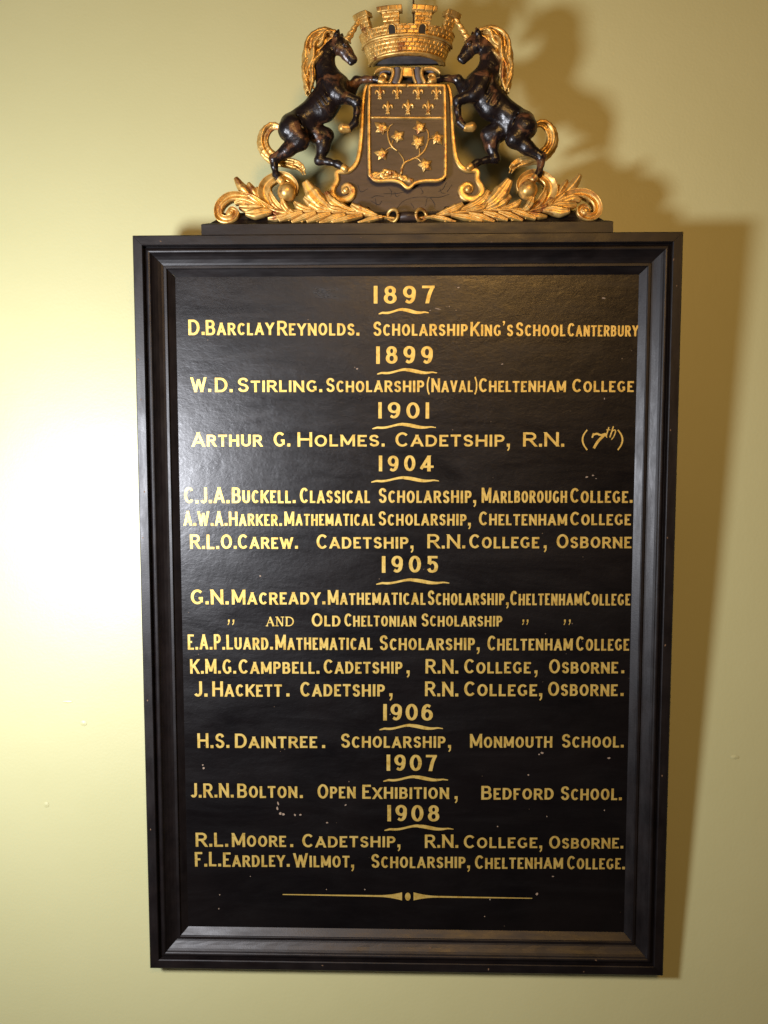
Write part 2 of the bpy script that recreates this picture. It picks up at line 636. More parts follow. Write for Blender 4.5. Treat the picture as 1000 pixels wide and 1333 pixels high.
# knocks and chips in the paint
for c in ((362, 1046, 1.4, 2.2), (361, 1052, 1.6, 2.0), (365, 1059, 2.4, 1.2), (369, 1060, 2.4, 1.0), (384, 1061, 2.4, 0.8), (391, 1061, 2.2, 0.7), (426, 1071, 2.2, 0.6),
          (450, 1048, 2.0, 0.6), (265, 1000, 1.8, 1.0), (264, 996, 1.2, 1.0), (699, 1164, 2.4, 1.0), (706, 980, 2.6, 0.7), (702, 982, 1.6, 0.8), (793, 987, 2.6, 0.6), (720, 1141, 2.2, 0.5),
          (339, 750, 1.9, 0.9), (465, 480, 1.8, 0.9), (462, 478, 0.9, 1.0), (787, 519, 0.9, 2.4), (764, 621, 2.6, 0.5), (772, 619, 2.4, 0.5), (776, 623, 1.5, 0.5), (654, 474, 2.6, 0.35),
          (597, 374, 2.2, 0.5), (570, 402, 6.0, 0.16), (585, 399, 0.9, 1.5), (560, 404, 1.5, 0.5), (786, 388, 3.0, 0.35), (425, 1158, 0.9, 1.0), (475, 1158, 1.1, 1.0), (286, 1165, 1.0, 1.2),
          (285, 1183, 1.0, 1.2), (326, 1141, 0.9, 1.0), (638, 1171, 1.2, 1.3), (631, 1193, 1.0, 1.0), (508, 930, 0.9, 1.0), (688, 1009, 1.4, 1.1), (648, 1076, 1.3, 1.0), (712, 1063, 1.0, 1.0), (787, 1055, 1.0, 1.4)):
    chip(pm, c[0], c[1], c[2] * 0.8, c[3], rgc.uniform(-0.3, 0.3))
panel = pm.build('panel', [PANEL, CHIP], board, smooth=False)

# ---- lettering: a pen-drawn block alphabet, thick uprights and thinner bars
def ar(cx, cy, rx, ry, a0, a1, n=16):
    return [(cx + rx * math.cos(math.radians(a0 + (a1 - a0) * i / n)), cy + ry * math.sin(math.radians(a0 + (a1 - a0) * i / n))) for i in range(n + 1)]


def sm(pts, n=22):
    return [tuple(p) for p in catmull(pts, n)]


CURVE_C = ar(0.55, 0.5, 0.55, 0.5, 42, 318, 24)
G = {
    'A': (0.70, [[(0, 0), (0.5, 1)], [(0.5, 1), (1, 0)], [(0.17, 0.27), (0.83, 0.27)]]),
    'B': (0.60, [[(0, 0), (0, 1)], [(0, 1)] + ar(0.55, 0.765, 0.36, 0.235, 90, -90, 12) + [(0, 0.53)], [(0, 0.53)] + ar(0.58, 0.265, 0.42, 0.265, 90, -90, 12) + [(0, 0)]]),
    'C': (0.60, [CURVE_C]),
    'D': (0.64, [[(0, 0), (0, 1)], [(0, 1)] + ar(0.42, 0.5, 0.58, 0.5, 90, -90, 18) + [(0, 0)]]),
    'E': (0.50, [[(0, 0), (0, 1)], [(0, 1), (1, 1)], [(0, 0.51), (0.86, 0.51)], [(0, 0), (1, 0)]]),
    'F': (0.48, [[(0, 0), (0, 1)], [(0, 1), (1, 1)], [(0, 0.50), (0.86, 0.50)]]),
    'G': (0.66, [ar(0.53, 0.5, 0.53, 0.5, 44, 300, 22), [(0.93, 0.06), (0.93, 0.40)], [(0.66, 0.40), (1.08, 0.40)]]),
    'H': (0.66, [[(0, 0), (0, 1)], [(1, 0), (1, 1)], [(0, 0.51), (1, 0.51)]]),
    'I': (0.0, [[(0.5, 0), (0.5, 1)]]),
    'J': (0.44, [[(1, 1)] + ar(0.5, 0.26, 0.5, 0.26, 0, -150, 12)]),
    'K': (0.66, [[(0, 0), (0, 1)], [(1, 1), (0.05, 0.36)], [(0.36, 0.58), (1, 0)]]),
    'L': (0.47, [[(0, 0), (0, 1)], [(0, 0), (1, 0)]]),
    'M': (0.80, [[(0, 0), (0, 1)], [(0.02, 1), (0.5, 0.10)], [(0.5, 0.10), (0.98, 1)], [(1, 1), (1, 0)]]),
    'N': (0.66, [[(0, 0), (0, 1)], [(0.02, 1), (0.98, 0)], [(1, 0), (1, 1)]]),
    'O': (0.68, [ar(0.5, 0.5, 0.5, 0.5, 90, 450, 30)]),
    'P': (0.56, [[(0, 0), (0, 1)], [(0, 1)] + ar(0.54, 0.735, 0.46, 0.265, 90, -90, 14) + [(0, 0.47)]]),
    'R': (0.62, [[(0, 0), (0, 1)], [(0, 1)] + ar(0.54, 0.745, 0.42, 0.255, 90, -90, 14) + [(0, 0.49)], [(0.50, 0.49), (1, 0)]]),
    'S': (0.55, [sm([(0.96, 0.79), (0.80, 0.95), (0.50, 1.0), (0.17, 0.93), (0.03, 0.75), (0.18, 0.58), (0.50, 0.51), (0.82, 0.43), (0.99, 0.25), (0.83, 0.06), (0.50, 0.0), (0.18, 0.06), (0.02, 0.22)], 40)]),
    'T': (0.58, [[(0.5, 0), (0.5, 1)], [(0, 1), (1, 1)]]),
    'U': (0.64, [[(0, 1), (0, 0.30)] + ar(0.5, 0.30, 0.5, 0.30, 180, 360, 14) + [(1, 1)]]),
    'V': (0.66, [[(0, 1), (0.5, 0)], [(0.5, 0), (1, 1)]]),
    'W': (0.98, [[(0, 1), (0.26, 0)], [(0.26, 0), (0.5, 0.92)], [(0.5, 0.92), (0.74, 0)], [(0.74, 0), (1, 1)]]),
    'X': (0.66, [[(0, 0), (1, 1)], [(0, 1), (1, 0)]]),
    'Y': (0.66, [[(0, 1), (0.5, 0.46)], [(1, 1), (0.5, 0.46)], [(0.5, 0.5), (0.5, 0)]]),
    '0': (0.72, [ar(0.5, 0.5, 0.5, 0.5, 90, 450, 30)]),
    '1': (0.0, [[(0.5, 0), (0.5, 1)]]),
    '4': (0.80, [[(0.68, 0), (0.68, 1)], [(0.66, 1), (0.0, 0.28)], [(0.0, 0.26), (1, 0.26)]]),
    '5': (0.66, [[(0.10, 1), (0.92, 1)], [(0.14, 1), (0.08, 0.52)], sm([(0.06, 0.52), (0.30, 0.63), (0.60, 0.64), (0.90, 0.52), (1.0, 0.32), (0.88, 0.10), (0.52, 0.0), (0.18, 0.04), (0.0, 0.20)], 28)]),
    '7': (0.66, [[(0, 1), (1, 1)], sm([(0.97, 0.98), (0.62, 0.52), (0.40, 0.0)], 12)]),
    '8': (0.68, [ar(0.5, 0.765, 0.42, 0.235, 90, 450, 24), ar(0.5, 0.27, 0.5, 0.27, 90, 450, 26)]),
    '9': (0.68, [ar(0.5, 0.69, 0.5, 0.31, 90, 450, 26), sm([(0.99, 0.70), (0.98, 0.42), (0.82, 0.13), (0.48, 0.0), (0.12, 0.10)], 20)]),
    '6': (0.68, [ar(0.5, 0.31, 0.5, 0.31, 90, 450, 26), sm([(0.01, 0.30), (0.02, 0.58), (0.18, 0.87), (0.52, 1.0), (0.88, 0.90)], 20)]),
    '(': (0.24, [sm([(1, 1.12), (0.1, 0.72), (0.0, 0.42), (0.2, 0.10), (1, -0.22)], 18)]),
    ')': (0.24, [sm([(0, 1.12), (0.9, 0.72), (1.0, 0.42), (0.8, 0.10), (0, -0.22)], 18)]),
}
TEXT_W = PANEL_W + 0.00012
lay = [0]


def clip_y(poly, y, keep_above):
    out = []
    for i in range(len(poly)):
        a, b = poly[i], poly[(i + 1) % len(poly)]
        ia, ib = ((a[1] >= y) == keep_above), ((b[1] >= y) == keep_above)
        if ia:
            out.append(a)
        if ia != ib:
            t = (y - a[1]) / (b[1] - a[1])
            out.append((a[0] + t * (b[0] - a[0]), y))
    return out


def pen(mb, pts, hx, hy, put, ymin=None, ymax=None, ext=(False, False), rg=random):
    """stroke a path with a flat oval pen (half-widths hx across, hy up) and lay it on the panel"""
    P = np.array(pts, float)
    keep = [0] + [i for i in range(1, len(P)) if np.linalg.norm(P[i] - P[i - 1]) > 1e-9]
    P = P[keep]
    closed = np.linalg.norm(P[0] - P[-1]) < 1e-7
    T = np.gradient(P, axis=0)
    if closed:
        T[0] = T[-1] = P[1] - P[-2]
    T /= np.linalg.norm(T, axis=1)[:, None] + 1e-15
    if ext[0]:
        P[0] -= T[0] * 1.8 * max(hx, hy) if abs(T[0][1]) > 0.4 else T[0] * hx
    if ext[1]:
        P[-1] += T[-1] * 1.8 * max(hx, hy) if abs(T[-1][1]) > 0.4 else T[-1] * hx
    L, Rr = [], []
    for i in range(len(P)):
        n = np.array((-T[i][1], T[i][0]))
        hw = math.sqrt((n[0] * hx) ** 2 + (n[1] * hy) ** 2) * (1 + rg.uniform(-0.03, 0.03))
        if 0 < i < len(P) - 1:       # keep the width through a corner
            e1 = P[i] - P[i - 1]
            c = abs(float(np.dot(e1 / np.linalg.norm(e1), T[i])))
            hw /= max(c, 0.75)
        L.append(tuple(P[i] + n * hw))
        Rr.append(tuple(P[i] - n * hw))
    lay[0] = (lay[0] + 1) % 9
    w = TEXT_W + lay[0] * 0.000012
    for i in range(len(P) - 1):
        q = [Rr[i], Rr[i + 1], L[i + 1], L[i]]
        if ymin is not None:
            q = clip_y(q, ymin, True)
            q = clip_y(q, ymax, False) if len(q) > 2 else q
        if len(q) > 2:
            mb.add([put(x, y, w) for x, y in q], [tuple(range(len(q)))])


def glyph(mb, ch, x, width, H, stem, bar, put, rg):
    """one letter, its left edge at x; lower-left origin, metres"""
    if ch == '.':
        s = stem * 0.56
        c = x + width / 2
        pen(mb, [(c, 0), (c, 2 * s)], s, s, put, rg=rg)
        return
    if ch == ',':
        s = stem * 0.56
        c = x + width / 2
        pen(mb, [(c, 2 * s), (c, 0)], s, s, put, rg=rg)
        pen(mb, [(c + s * 0.5, 0.1 * s), (c + s * 0.35, -1.4 * s), (c - s * 0.5, -2.6 * s)], s * 0.5, s * 0.3, put, rg=rg)
        return
    if ch in "'\"":
        for k in range(2 if ch == '"' else 1):
            c = x + width * (0.3 + 0.5 * k if ch == '"' else 0.5)
            s = stem * 0.45
            pen(mb, [(c, 1.05 * H), (c, 1.05 * H - 1.6 * s)], s, s, put, rg=rg)
            pen(mb, [(c + s * 0.4, 1.05 * H - 1.6 * s), (c - s * 0.5, 1.05 * H - 4.0 * s)], s * 0.5, s * 0.4, put, rg=rg)
        return
    w, strokes = G[ch]
    hx, hy = stem / 2, bar / 2
    paren = ch in '()'
    if paren:
        hx, hy = hx * 0.62, hy * 0.5
    x0, x1 = x + hx, x + width - hx
    for s in strokes:
        pts = [(x0 + (x1 - x0) * a, hy + (H - 2 * hy) * b) for a, b in s]
        if w == 0.0:
            pts = [(x + width / 2, p[1]) for p in pts]

        def edge(p):
            return (not paren) and (p[1] in (0, 1) or (p[0] in (0, 1)))
        diag = len(s) == 2 and 0.15 < abs((pts[1][0] - pts[0][0])) and abs(pts[1][1] - pts[0][1]) > 0.3 * H
        f = 1.0 if not diag else 0.94
        closed = s[0] == s[-1] or (abs(s[0][0] - s[-1][0]) < 1e-6 and abs(s[0][1] - s[-1][1]) < 1e-6)
        e = (edge(s[0]) and not closed, edge(s[-1]) and not closed)
        if len(s) > 4 and abs(s[0][0]) + abs(s[-1][0]) < 1e-9:
            e = (False, False)
        pen(mb, pts, hx * f, hy, put, None if paren else 0.0, None if paren else H, e, rg)


def advance(ch, H, stem):
    if ch in '.,':
        return stem * 1.15
    if ch in "'\"":
        return stem * 1.2
    return max(G[ch][0] * H, stem)


def word(mb, text, x0, x1, yb, yt, rg, weight=0.173, small=0.815):
    """word painted between photo columns x0..x1, baseline yb, top of the capitals yt"""
    u0, v0 = at(x0, yb, TEXT_W)
    u1, v1 = at(x1, yb, TEXT_W)
    H = at(x0, yt, TEXT_W)[1] - v0
    tilt = (v1 - v0) / (u1 - u0)
    stem = weight * H
    bar = stem * 0.80
    letters = [c for c in text if c not in '()\'"']
    abbrev = all(text[i + 1] == '.' for i in range(0, len(text) - 1, 2)) and '.' in text and len(text) <= 6 and text[-1] == '.'
    first = True
    spec = []
    for c in text:
        if c in '.,':
            spec.append((c, H, False))
        elif c in "()'\"" or c.isdigit():
            spec.append((c, H, True))
        else:
            big = abbrev or first
            first = False
            spec.append((c, H * (1.0 if big else small), True))
    gap = 0.115 * H
    st = [stem * (1.0 if h == H else 0.94) for _, h, _ in spec]
    adv = [advance(c, h, s) for (c, h, _), s in zip(spec, st)]
    fix = sum(s if (c in '.,\'"' or G.get(c, (1,))[0] == 0.0) else 0 for (c, _, _), s in zip(spec, st))
    tot = sum(adv) + gap * (len(spec) - 1)
    W = u1 - u0
    k = (W - fix * 1.0) / max(tot - fix, 1e-9)
    sk = min(1.08, max(0.86, k ** 0.35))
    x = 0.0
    for (c, h, _), a, s in zip(spec, adv, st):
        fixed = c in '.,\'"' or G.get(c, (1,))[0] == 0.0
        w_ = a if fixed else a * k
        jy, jr, jh = rg.uniform(-1, 1) * 0.00022, rg.uniform(-0.010, 0.010), 1 + rg.uniform(-0.018, 0.018)

        def put(px_, py_, w, x=x, jy=jy, jr=jr, cx=x + w_ / 2):
            dx = px_ - cx
            X = px_ + jr * py_
            Y = py_ + jy - jr * dx
            return loc(u0 + X, v0 + Y + tilt * X, w)
        glyph(mb, c, x, w_, h * jh, s * sk, bar * sk * (h / H) ** 0.3, put, rg)
        x += w_ + gap * k
    return


LINES = [
    # baseline left/right, capital top left/right, words with their photo columns
    ((436, 438), (416, 420.5), [('D.', 245.5, 266.6), ('BARCLAY', 268, 357), ('REYNOLDS.', 361, 468), ('SCHOLARSHIP', 486, 609), ("KING'S", 612.5, 668), ('SCHOOL', 671.7, 736), ('CANTERBURY', 739, 831)]),
    ((510.3, 510.3), (491.4, 493), [('W.', 248.6, 275), ('D.', 280, 303), ('STIRLING.', 309.7, 419.7), ('SCHOLARSHIP', 424.7, 552.3), ('(NAVAL)', 555.7, 621.5), ('CHELTENHAM', 623.5, 736.8), ('COLLEGE', 745, 825)]),
    ((581.3, 581.3), (562.5, 562.7), [('ARTHUR', 250, 341.6), ('G.', 356.5, 378), ('HOLMES.', 387.5, 501), ('CADETSHIP,', 515, 664), ('R.N.', 681, 735)]),
    ((655, 654.5), (634.6, 635.6), [('C.J.A.', 240, 299), ('BUCKELL.', 302, 385), ('CLASSICAL', 390.6, 481.7), ('SCHOLARSHIP,', 493, 620), ('MARLBOROUGH', 627, 738.3), ('COLLEGE.', 742.4, 823.6)]),
    ((684.5, 683.6), (665.6, 666), [('A.W.A.', 239.3, 296), ('HARKER.', 298.2, 367.3), ('MATHEMATICAL', 370.4, 488), ('SCHOLARSHIP,', 493, 613), ('CHELTENHAM', 623.6, 738.3), ('COLLEGE', 742.4, 821.4)]),
    ((714.6, 713.4), (696, 695.4), [('R.L.O.', 247.7, 308.4), ('CAREW.', 310, 388), ('CADETSHIP,', 412.3, 538.4), ('R.N.', 556.4, 606), ('COLLEGE', 611, 702), (',', 708, 714), ('OSBORNE', 724.7, 822)]),
    ((786.6, 788.2), (767, 770), [('G.N.', 248.6, 298), ('MACREADY.', 302, 423.7), ('MATHEMATICAL', 427, 554), ('SCHOLARSHIP,', 557, 662.4), ('CHELTENHAM', 664.3, 757.8), ('COLLEGE', 759.3, 820.5)]),
    ((815.5, 815.5), (798.4, 798.8), [('OLD', 406, 443.3), ('CHELTONIAN', 448.5, 541.8), ('SCHOLARSHIP', 549, 654)]),
    ((845.5, 847), (826, 828.5), [('E.A.P.', 244.6, 293), ('LUARD.', 295, 355.5), ('MATHEMATICAL', 358.6, 485), ('SCHOLARSHIP,', 494.4, 624.5), ('CHELTENHAM', 634.5, 745.5), ('COLLEGE', 750, 819)]),
    ((877, 876.6), (858, 858.6), [('K.M.G.', 247.7, 307.5), ('CAMPBELL.', 311, 416), ('CADETSHIP', 421.6, 524), (',', 529.5, 535), ('R.N.', 554, 596.7), ('COLLEGE', 604.4, 691), (',', 696, 702), ('OSBORNE', 715, 804.5), ('.', 809, 814)]),
    ((907, 906), (887.4, 887.4), [('J.', 252.3, 270.3), ('HACKETT', 276.5, 367), ('.', 373, 378), ('CADETSHIP', 391.2, 501), (',', 507, 513), ('R.N.', 553.3, 596.7), ('COLLEGE,', 604.4, 706), ('OSBORNE', 713.5, 804), ('.', 808, 813)]),
    ((973.8, 973.2), (955, 955.8), [('H.S.', 257.3, 298.8), ('DAINTREE', 306, 413), ('.', 419.5, 424.7), ('SCHOLARSHIP', 444, 580), (',', 583.5, 589), ('MONMOUTH', 612, 719), ('SCHOOL.', 731.5, 812)]),
    ((1038, 1042), (1019.4, 1024), [('J.R.N.', 248, 304.4), ('BOLTON', 309, 387), ('.', 390.5, 395.5), ('OPEN', 413.5, 463), ('EXHIBITION', 471.8, 584.5), (',', 592, 597.5), ('BEDFORD', 626.7, 720.7), ('SCHOOL.', 730, 809.6)]),
    ((1102, 1105), (1083.8, 1088.5), [('R.L.', 254.8, 297.3), ('MOORE', 302, 372.5), ('.', 378, 383), ('CADETSHIP,', 393.7, 521.4), ('R.N.', 553.3, 596.7), ('COLLEGE,', 603.8, 706), ('OSBORNE.', 715, 811.5)]),
    ((1127.8, 1132), (1109, 1114.8), [('F.L.', 254, 288), ('EARDLEY.', 290.5, 377.3), ('WILMOT,', 382, 461), ('SCHOLARSHIP,', 483.6, 612), ('CHELTENHAM', 618.4, 733), ('COLLEGE.', 738.3, 813.7)]),
]
YEARS = [  # year, columns, top, base, flourish columns and height
    ('1897', 486.7, 565.8, 372.3, 395.3, 493, 558, 405), ('1899', 489.8, 563.5, 450.7, 473.4, 491, 569, 483.3),
    ('1901', 492.6, 558.7, 523.6, 544.7, 484.8, 567.5, 554.5), ('1904', 493.3, 564.5, 593, 613.5, 483.3, 571.5, 624),
    ('1905', 497.2, 570.3, 723.7, 745.4, 489.8, 585, 757), ('1906', 499, 563.6, 916.4, 937.8, 494, 576.7, 946.5),
    ('1907', 503.4, 568.8, 982.2, 1003.2, 499, 583.4, 1013.5), ('1908', 504.4, 572, 1047.9, 1069, 500.6, 590.5, 1077.5)]

PUT = lambda x, y, w: loc(x, y, w)


def serif_letter(mb, paths, x0, x1, yb, yt, hx, hy):
    """thin roman strokes: paths in a unit box over photo columns and rows"""
    rg = random.Random(3)
    for s in paths:
        pts = [at(x0 + (x1 - x0) * a, yb + (yt - yb) * b, TEXT_W) for a, b in s[1]]
        k = s[0]
        pen(mb, pts, hx * k, hy * k, PUT, rg=rg)


for li, (yb, yt, words_) in enumerate(LINES):
    rg = random.Random(100 + li)
    mb = MB()
    last = None
    for text, x0, x1 in words_:
        if last is not None and x0 - last > 7.5 and text not in '.,':
            mb.build('lettering', LETTER, panel, smooth=False)
            mb = MB()
        last = x1
        t = ((x0 + x1) / 2 - 245) / 575.0
        b0 = yb[0] + (yb[1] - yb[0]) * t
        word(mb, text, x0, x1, b0, yt[0] + (yt[1] - yt[0]) * t, rg)
    if li in (2, 7):
        mb.build('lettering', LETTER, panel, smooth=False)
        mb = MB()
    if li == 2:     # (7th) in roman figures
        sl = lambda pts: [(a + 0.30 * (b - 0.5), b) for a, b in pts]
        serif_letter(mb, [(1.0, sm([(1, 1.0), (0.25, 0.72), (0.0, 0.45), (0.25, 0.18), (1, -0.12)], 18))], 758.5, 764.5, 583, 559.5, 0.0011, 0.0004)
        serif_letter(mb, [(1.0, sm([(0, 1.0), (0.75, 0.72), (1.0, 0.45), (0.75, 0.18), (0, -0.12)], 18))], 804.5, 810.5, 583, 559.5, 0.0011, 0.0004)
        serif_letter(mb, [(1.0, sl([(0.0, 0.70), (0.03, 1.0), (0.10, 0.93)])), (1.1, sl(sm([(0.03, 0.90), (0.30, 0.97), (0.62, 0.88), (1.0, 0.97)], 10))), (1.5, sl(sm([(0.97, 0.95), (0.56, 0.50), (0.34, 0.0)], 12)))], 770, 786.5, 583.5, 564, 0.0011, 0.0012)
        serif_letter(mb, [(1.0, sl([(0.22, 1.0), (0.22, 0.12), (0.36, 0.0)])), (0.8, sl([(0.05, 0.74), (0.42, 0.74)])), (1.0, sl([(0.60, 1.08), (0.60, 0.0)])),
                          (0.9, sl(sm([(0.60, 0.55), (0.78, 0.74), (0.93, 0.60), (0.93, 0.10), (0.80, -0.20)], 12)))], 787.5, 802, 569.5, 556, 0.00085, 0.0006)
    if li == 7:     # AND in small roman letters, ditto marks
        serif_letter(mb, [(0.5, [(0.12, 0.0), (0.52, 1)]), (1.2, [(0.48, 1), (0.88, 0.0)]), (0.5, [(0.25, 0.36), (0.75, 0.36)]), (0.6, [(0.0, 0.02), (0.28, 0.02)]), (0.6, [(0.72, 0.02), (1.0, 0.02)])], 346, 357.5, 815, 803, 0.0010, 0.0008)
        serif_letter(mb, [(0.5, [(0.18, 0.0), (0.18, 1)]), (1.2, [(0.18, 1), (0.82, 0.0)]), (0.5, [(0.82, 0.0), (0.82, 1)]), (0.6, [(0.0, 0.02), (0.36, 0.02)]), (0.6, [(0.62, 0.98), (1.0, 0.98)]), (0.6, [(0.0, 0.98), (0.2, 0.98)])], 358.5, 370, 815, 803, 0.0010, 0.0008)
        serif_letter(mb, [(1.1, [(0.2, 0.0), (0.2, 1)]), (0.9, [(0.05, 0.97)] + ar(0.42, 0.5, 0.52, 0.47, 90, -90, 14) + [(0.05, 0.03)])], 371, 382.5, 815, 803, 0.0010, 0.0007)
        for x in (298, 304, 681.5, 687, 735.5, 742):
            if x in (298, 681.5, 735.5):
                mb.build('lettering', LETTER, panel, smooth=False)
                mb = MB()
            serif_letter(mb, [(1.0, [(0.5, 1.0), (0.5, 0.55)]), (0.5, [(0.6, 0.5), (0.2, 0.0)])], x - 2, x + 2, 813.5, 806.5, 0.0011, 0.0011)
    mb.build('lettering', LETTER, panel, smooth=False)

for (t, x0, x1, yt, yb, f0, f1, fy) in YEARS:
    rg = random.Random(int(t))
    mb = MB()
    u0, v0 = at(x0, yb, TEXT_W)
    u1, v1 = at(x1, yb, TEXT_W)
    H = at(x0, yt, TEXT_W)[1] - v0
    stem, bar = 0.215 * H, 0.145 * H
    # figures set wide apart
    wid = [advance(c, H, stem) for c in t]
    gap = ((u1 - u0) - sum(wid)) / 3
    if gap > 0.36 * H:
        f = ((u1 - u0) - 3 * 0.36 * H) / sum(wid)
        wid = [w if c == '1' else w * min(f, 1.15) for w, c in zip(wid, t)]
        gap = ((u1 - u0) - sum(wid)) / 3
    x = 0.0
    for c, w_ in zip(t, wid):
        jy = rg.uniform(-1, 1) * 0.0003
        glyph(mb, c, x, w_, H, stem, bar, lambda a, b, w, jy=jy: loc(u0 + a, v0 + b + jy, w), rg)
        x += w_ + gap
    mb.build('year_numerals', LETTER, panel, smooth=False)
    # flourish: a wave thinning to both ends
    mb = MB()
    n = 44
    Lp, Rp = [], []
    for k in range(n + 1):
        s = k / n
        y = fy + 2.6 * math.sin(2 * math.pi * (s * 1.5 + 0.03)) * (0.9 if s < 0.5 else 0.75) * (1) + (3.2 * (1 - s / 0.08) if s < 0.08 else 0) + (2.4 * (s - 0.92) / 0.08 if s > 0.92 else 0)
        th = 0.5 + 1.7 * math.sin(math.pi * s) ** 0.6 * (0.85 + 0.3 * math.cos(2 * math.pi * (s * 1.5)))
        Lp.append(at(f0 + (f1 - f0) * s, y - th, TEXT_W))
        Rp.append(at(f0 + (f1 - f0) * s, y + th, TEXT_W))
    for k in range(n):
        mb.add([loc(*Rp[k], TEXT_W), loc(*Rp[k + 1], TEXT_W), loc(*Lp[k + 1], TEXT_W), loc(*Lp[k], TEXT_W)], [(0, 1, 2, 3)])
    mb.build('flourish', LETTER, panel, smooth=False)

# the rule that closes the list
mb = MB()
for (xa, xb, ya, yb_) in ((368, 523.5, 1164.5, 1167), (693, 538.5, 1169.5, 1167)):
    n = 30
    for k in range(n):
        q = []
        for s, sg in ((k / n, 1), ((k + 1) / n, 1), ((k + 1) / n, -1), (k / n, -1)):
            th = 0.55 + 0.7 * s + (4.0 * max(0, (s - 0.80) / 0.2) ** 2)
            q.append(loc(*at(xa + (xb - xa) * s, ya + (yb_ - ya) * s + sg * th, TEXT_W), TEXT_W))
        mb.add(q if xb > xa else q[::-1], [(0, 1, 2, 3)])
n = 20
mb.add([loc(*at(531 + 3.6 * math.cos(2 * math.pi * k / n), 1167.3 - 5.2 * math.sin(2 * math.pi * k / n), TEXT_W), TEXT_W) for k in range(n)], [tuple(range(n))])
mb.build('closing_rule', LETTER, panel, smooth=False)

# ------------------------------------------------------------------ the plinth under the crest
UC = at(530, 200, -0.02)[0]
PW = -0.004
mb = MB()
ul, vt = at(262, 292.0, PW)
ur, _ = at(798.5, 292.0, PW)
v_top = BH / 2
uc = (ul + ur) / 2
hw = (ur - ul) / 2
prof_p = [(0.0, 0.0), (hw, 0.0), (hw, vt - v_top - 0.0005), (hw - 0.001, vt - v_top + 0.0005), (hw - 0.008, vt - v_top + 0.0030), (hw - 0.016, vt - v_top + 0.0085), (hw - 0.021, vt - v_top + 0.0150), (hw - 0.023, vt - v_top + 0.0175), (0.0, vt - v_top + 0.0175)]
ph = prof_p[-1][1]
z0 = v_top + 0.0003
# stepped block: lower fillet and hollow slope, front too
lev = [(0.0, 0.0), (vt - v_top - 0.0005, 0.0), (vt - v_top + 0.0005, 0.001), (vt - v_top + 0.0030, 0.006), (vt - v_top + 0.0085, 0.010), (vt - v_top + 0.0150, 0.0125), (vt - v_top + 0.0175, 0.013)]
vs, fs = [], []
for (dv, ins) in lev:
    k = ins / 0.013 * 0.023
    vs += [loc(uc - hw + k, z0 + dv, PW - ins), loc(uc + hw - k, z0 + dv, PW - ins), loc(uc + hw - k, z0 + dv, -0.050), loc(uc - hw + k, z0 + dv, -0.050)]
for i in range(len(lev) - 1):
    for j in range(4):
        fs.append((4 * i + j, 4 * i + (j + 1) % 4, 4 * i + 4 + (j + 1) % 4, 4 * i + 4 + j))
fs.append((3, 2, 1, 0))
fs.append(tuple(4 * (len(lev) - 1) + j for j in range(4)))
mb.add(vs, fs)
plinth = mb.build('plinth', FRAME_H, board, smooth=False)

# ------------------------------------------------------------------ the carved backboard, its gilt edging and volutes
def z7(x, y):
    return 430 + 0.21 * x, 90 + 0.21 * y


WB = -0.026
left = [(236, 98), (222, 110), (207, 150), (197, 250), (190, 400), (176, 530), (152, 596), (112, 630), (40, 634), (38, 690), (14, 735), (8, 780), (40, 822), (90, 836), (130, 830), (170, 852), (238, 858), (262, 892), (310, 905), (360, 930)]
lp = [at(*z7(*p), WB) for p in left]
mbk = MB()
poly = lp + [(2 * UC - u, v) for u, v in lp[::-1]]
prism(mbk, poly, -0.044, WB, 0, 0.0008)
cart = mbk.build('carved_backboard', WOOD, board, smooth=False)

edge_l = [(228, 98), (211, 150), (201, 250), (194, 400), (178, 535), (152, 600), (110, 632), (44, 640), (42, 692), (18, 738), (14, 775), (40, 808), (88, 815), (130, 792), (140, 752), (112, 724), (84, 734), (82, 762), (102, 768)]
ew = [1.8, 2.3, 2.5, 2.6, 2.8, 3.0, 3.2, 3.1, 3.3, 3.7, 4.3, 4.6, 4.7, 4.6, 4.2, 3.8, 3.2, 2.6, 1.6]
mbe = MB()
loft(mbe, [z7(*p) for p in edge_l], [1.1 * e for e in ew], WB + 0.0005, 0.0042, 0.004, 'band', n=110, m=11)
ball(mbe, (*at(*z7(98, 752), WB), WB + 0.002), 0.0052, 18, 10, (1, 1, 0.8))
mbe.build('gilt_edging', GOLD, cart)
mbe.mirrored(UC).build('gilt_edging', GOLD, cart)

# scratched lines on the backboard
mb = MB()
for s in ([(170, 715), (190, 760), (235, 740)], [(250, 800), (285, 785), (335, 790)], [(280, 800), (285, 850)], [(250, 815), (300, 840), (320, 815)], [(360, 735), (380, 760), (375, 790)], [(330, 770), (400, 772), (470, 760)],
          [(410, 870), (450, 820), (520, 795), (600, 792)], [(560, 735), (575, 765), (560, 775)], [(600, 800), (590, 850)], [(620, 795), (645, 830), (650, 860)], [(600, 795), (680, 793), (740, 775)], [(670, 760), (700, 740), (720, 700)], [(680, 740), (690, 765), (715, 770)], [(500, 830), (520, 860)], [(400, 760), (410, 790), (430, 780)], [(725, 760), (755, 715)]):
    loft(mb, [z7(*p) for p in s], [0.25, 0.45, 0.2] if len(s) == 3 else [0.3] * len(s), WB + 0.0001, 0.0002, 0.0, 'round', n=12, m=5)
mb.build('incised_lines', INCISED, cart, smooth=False)

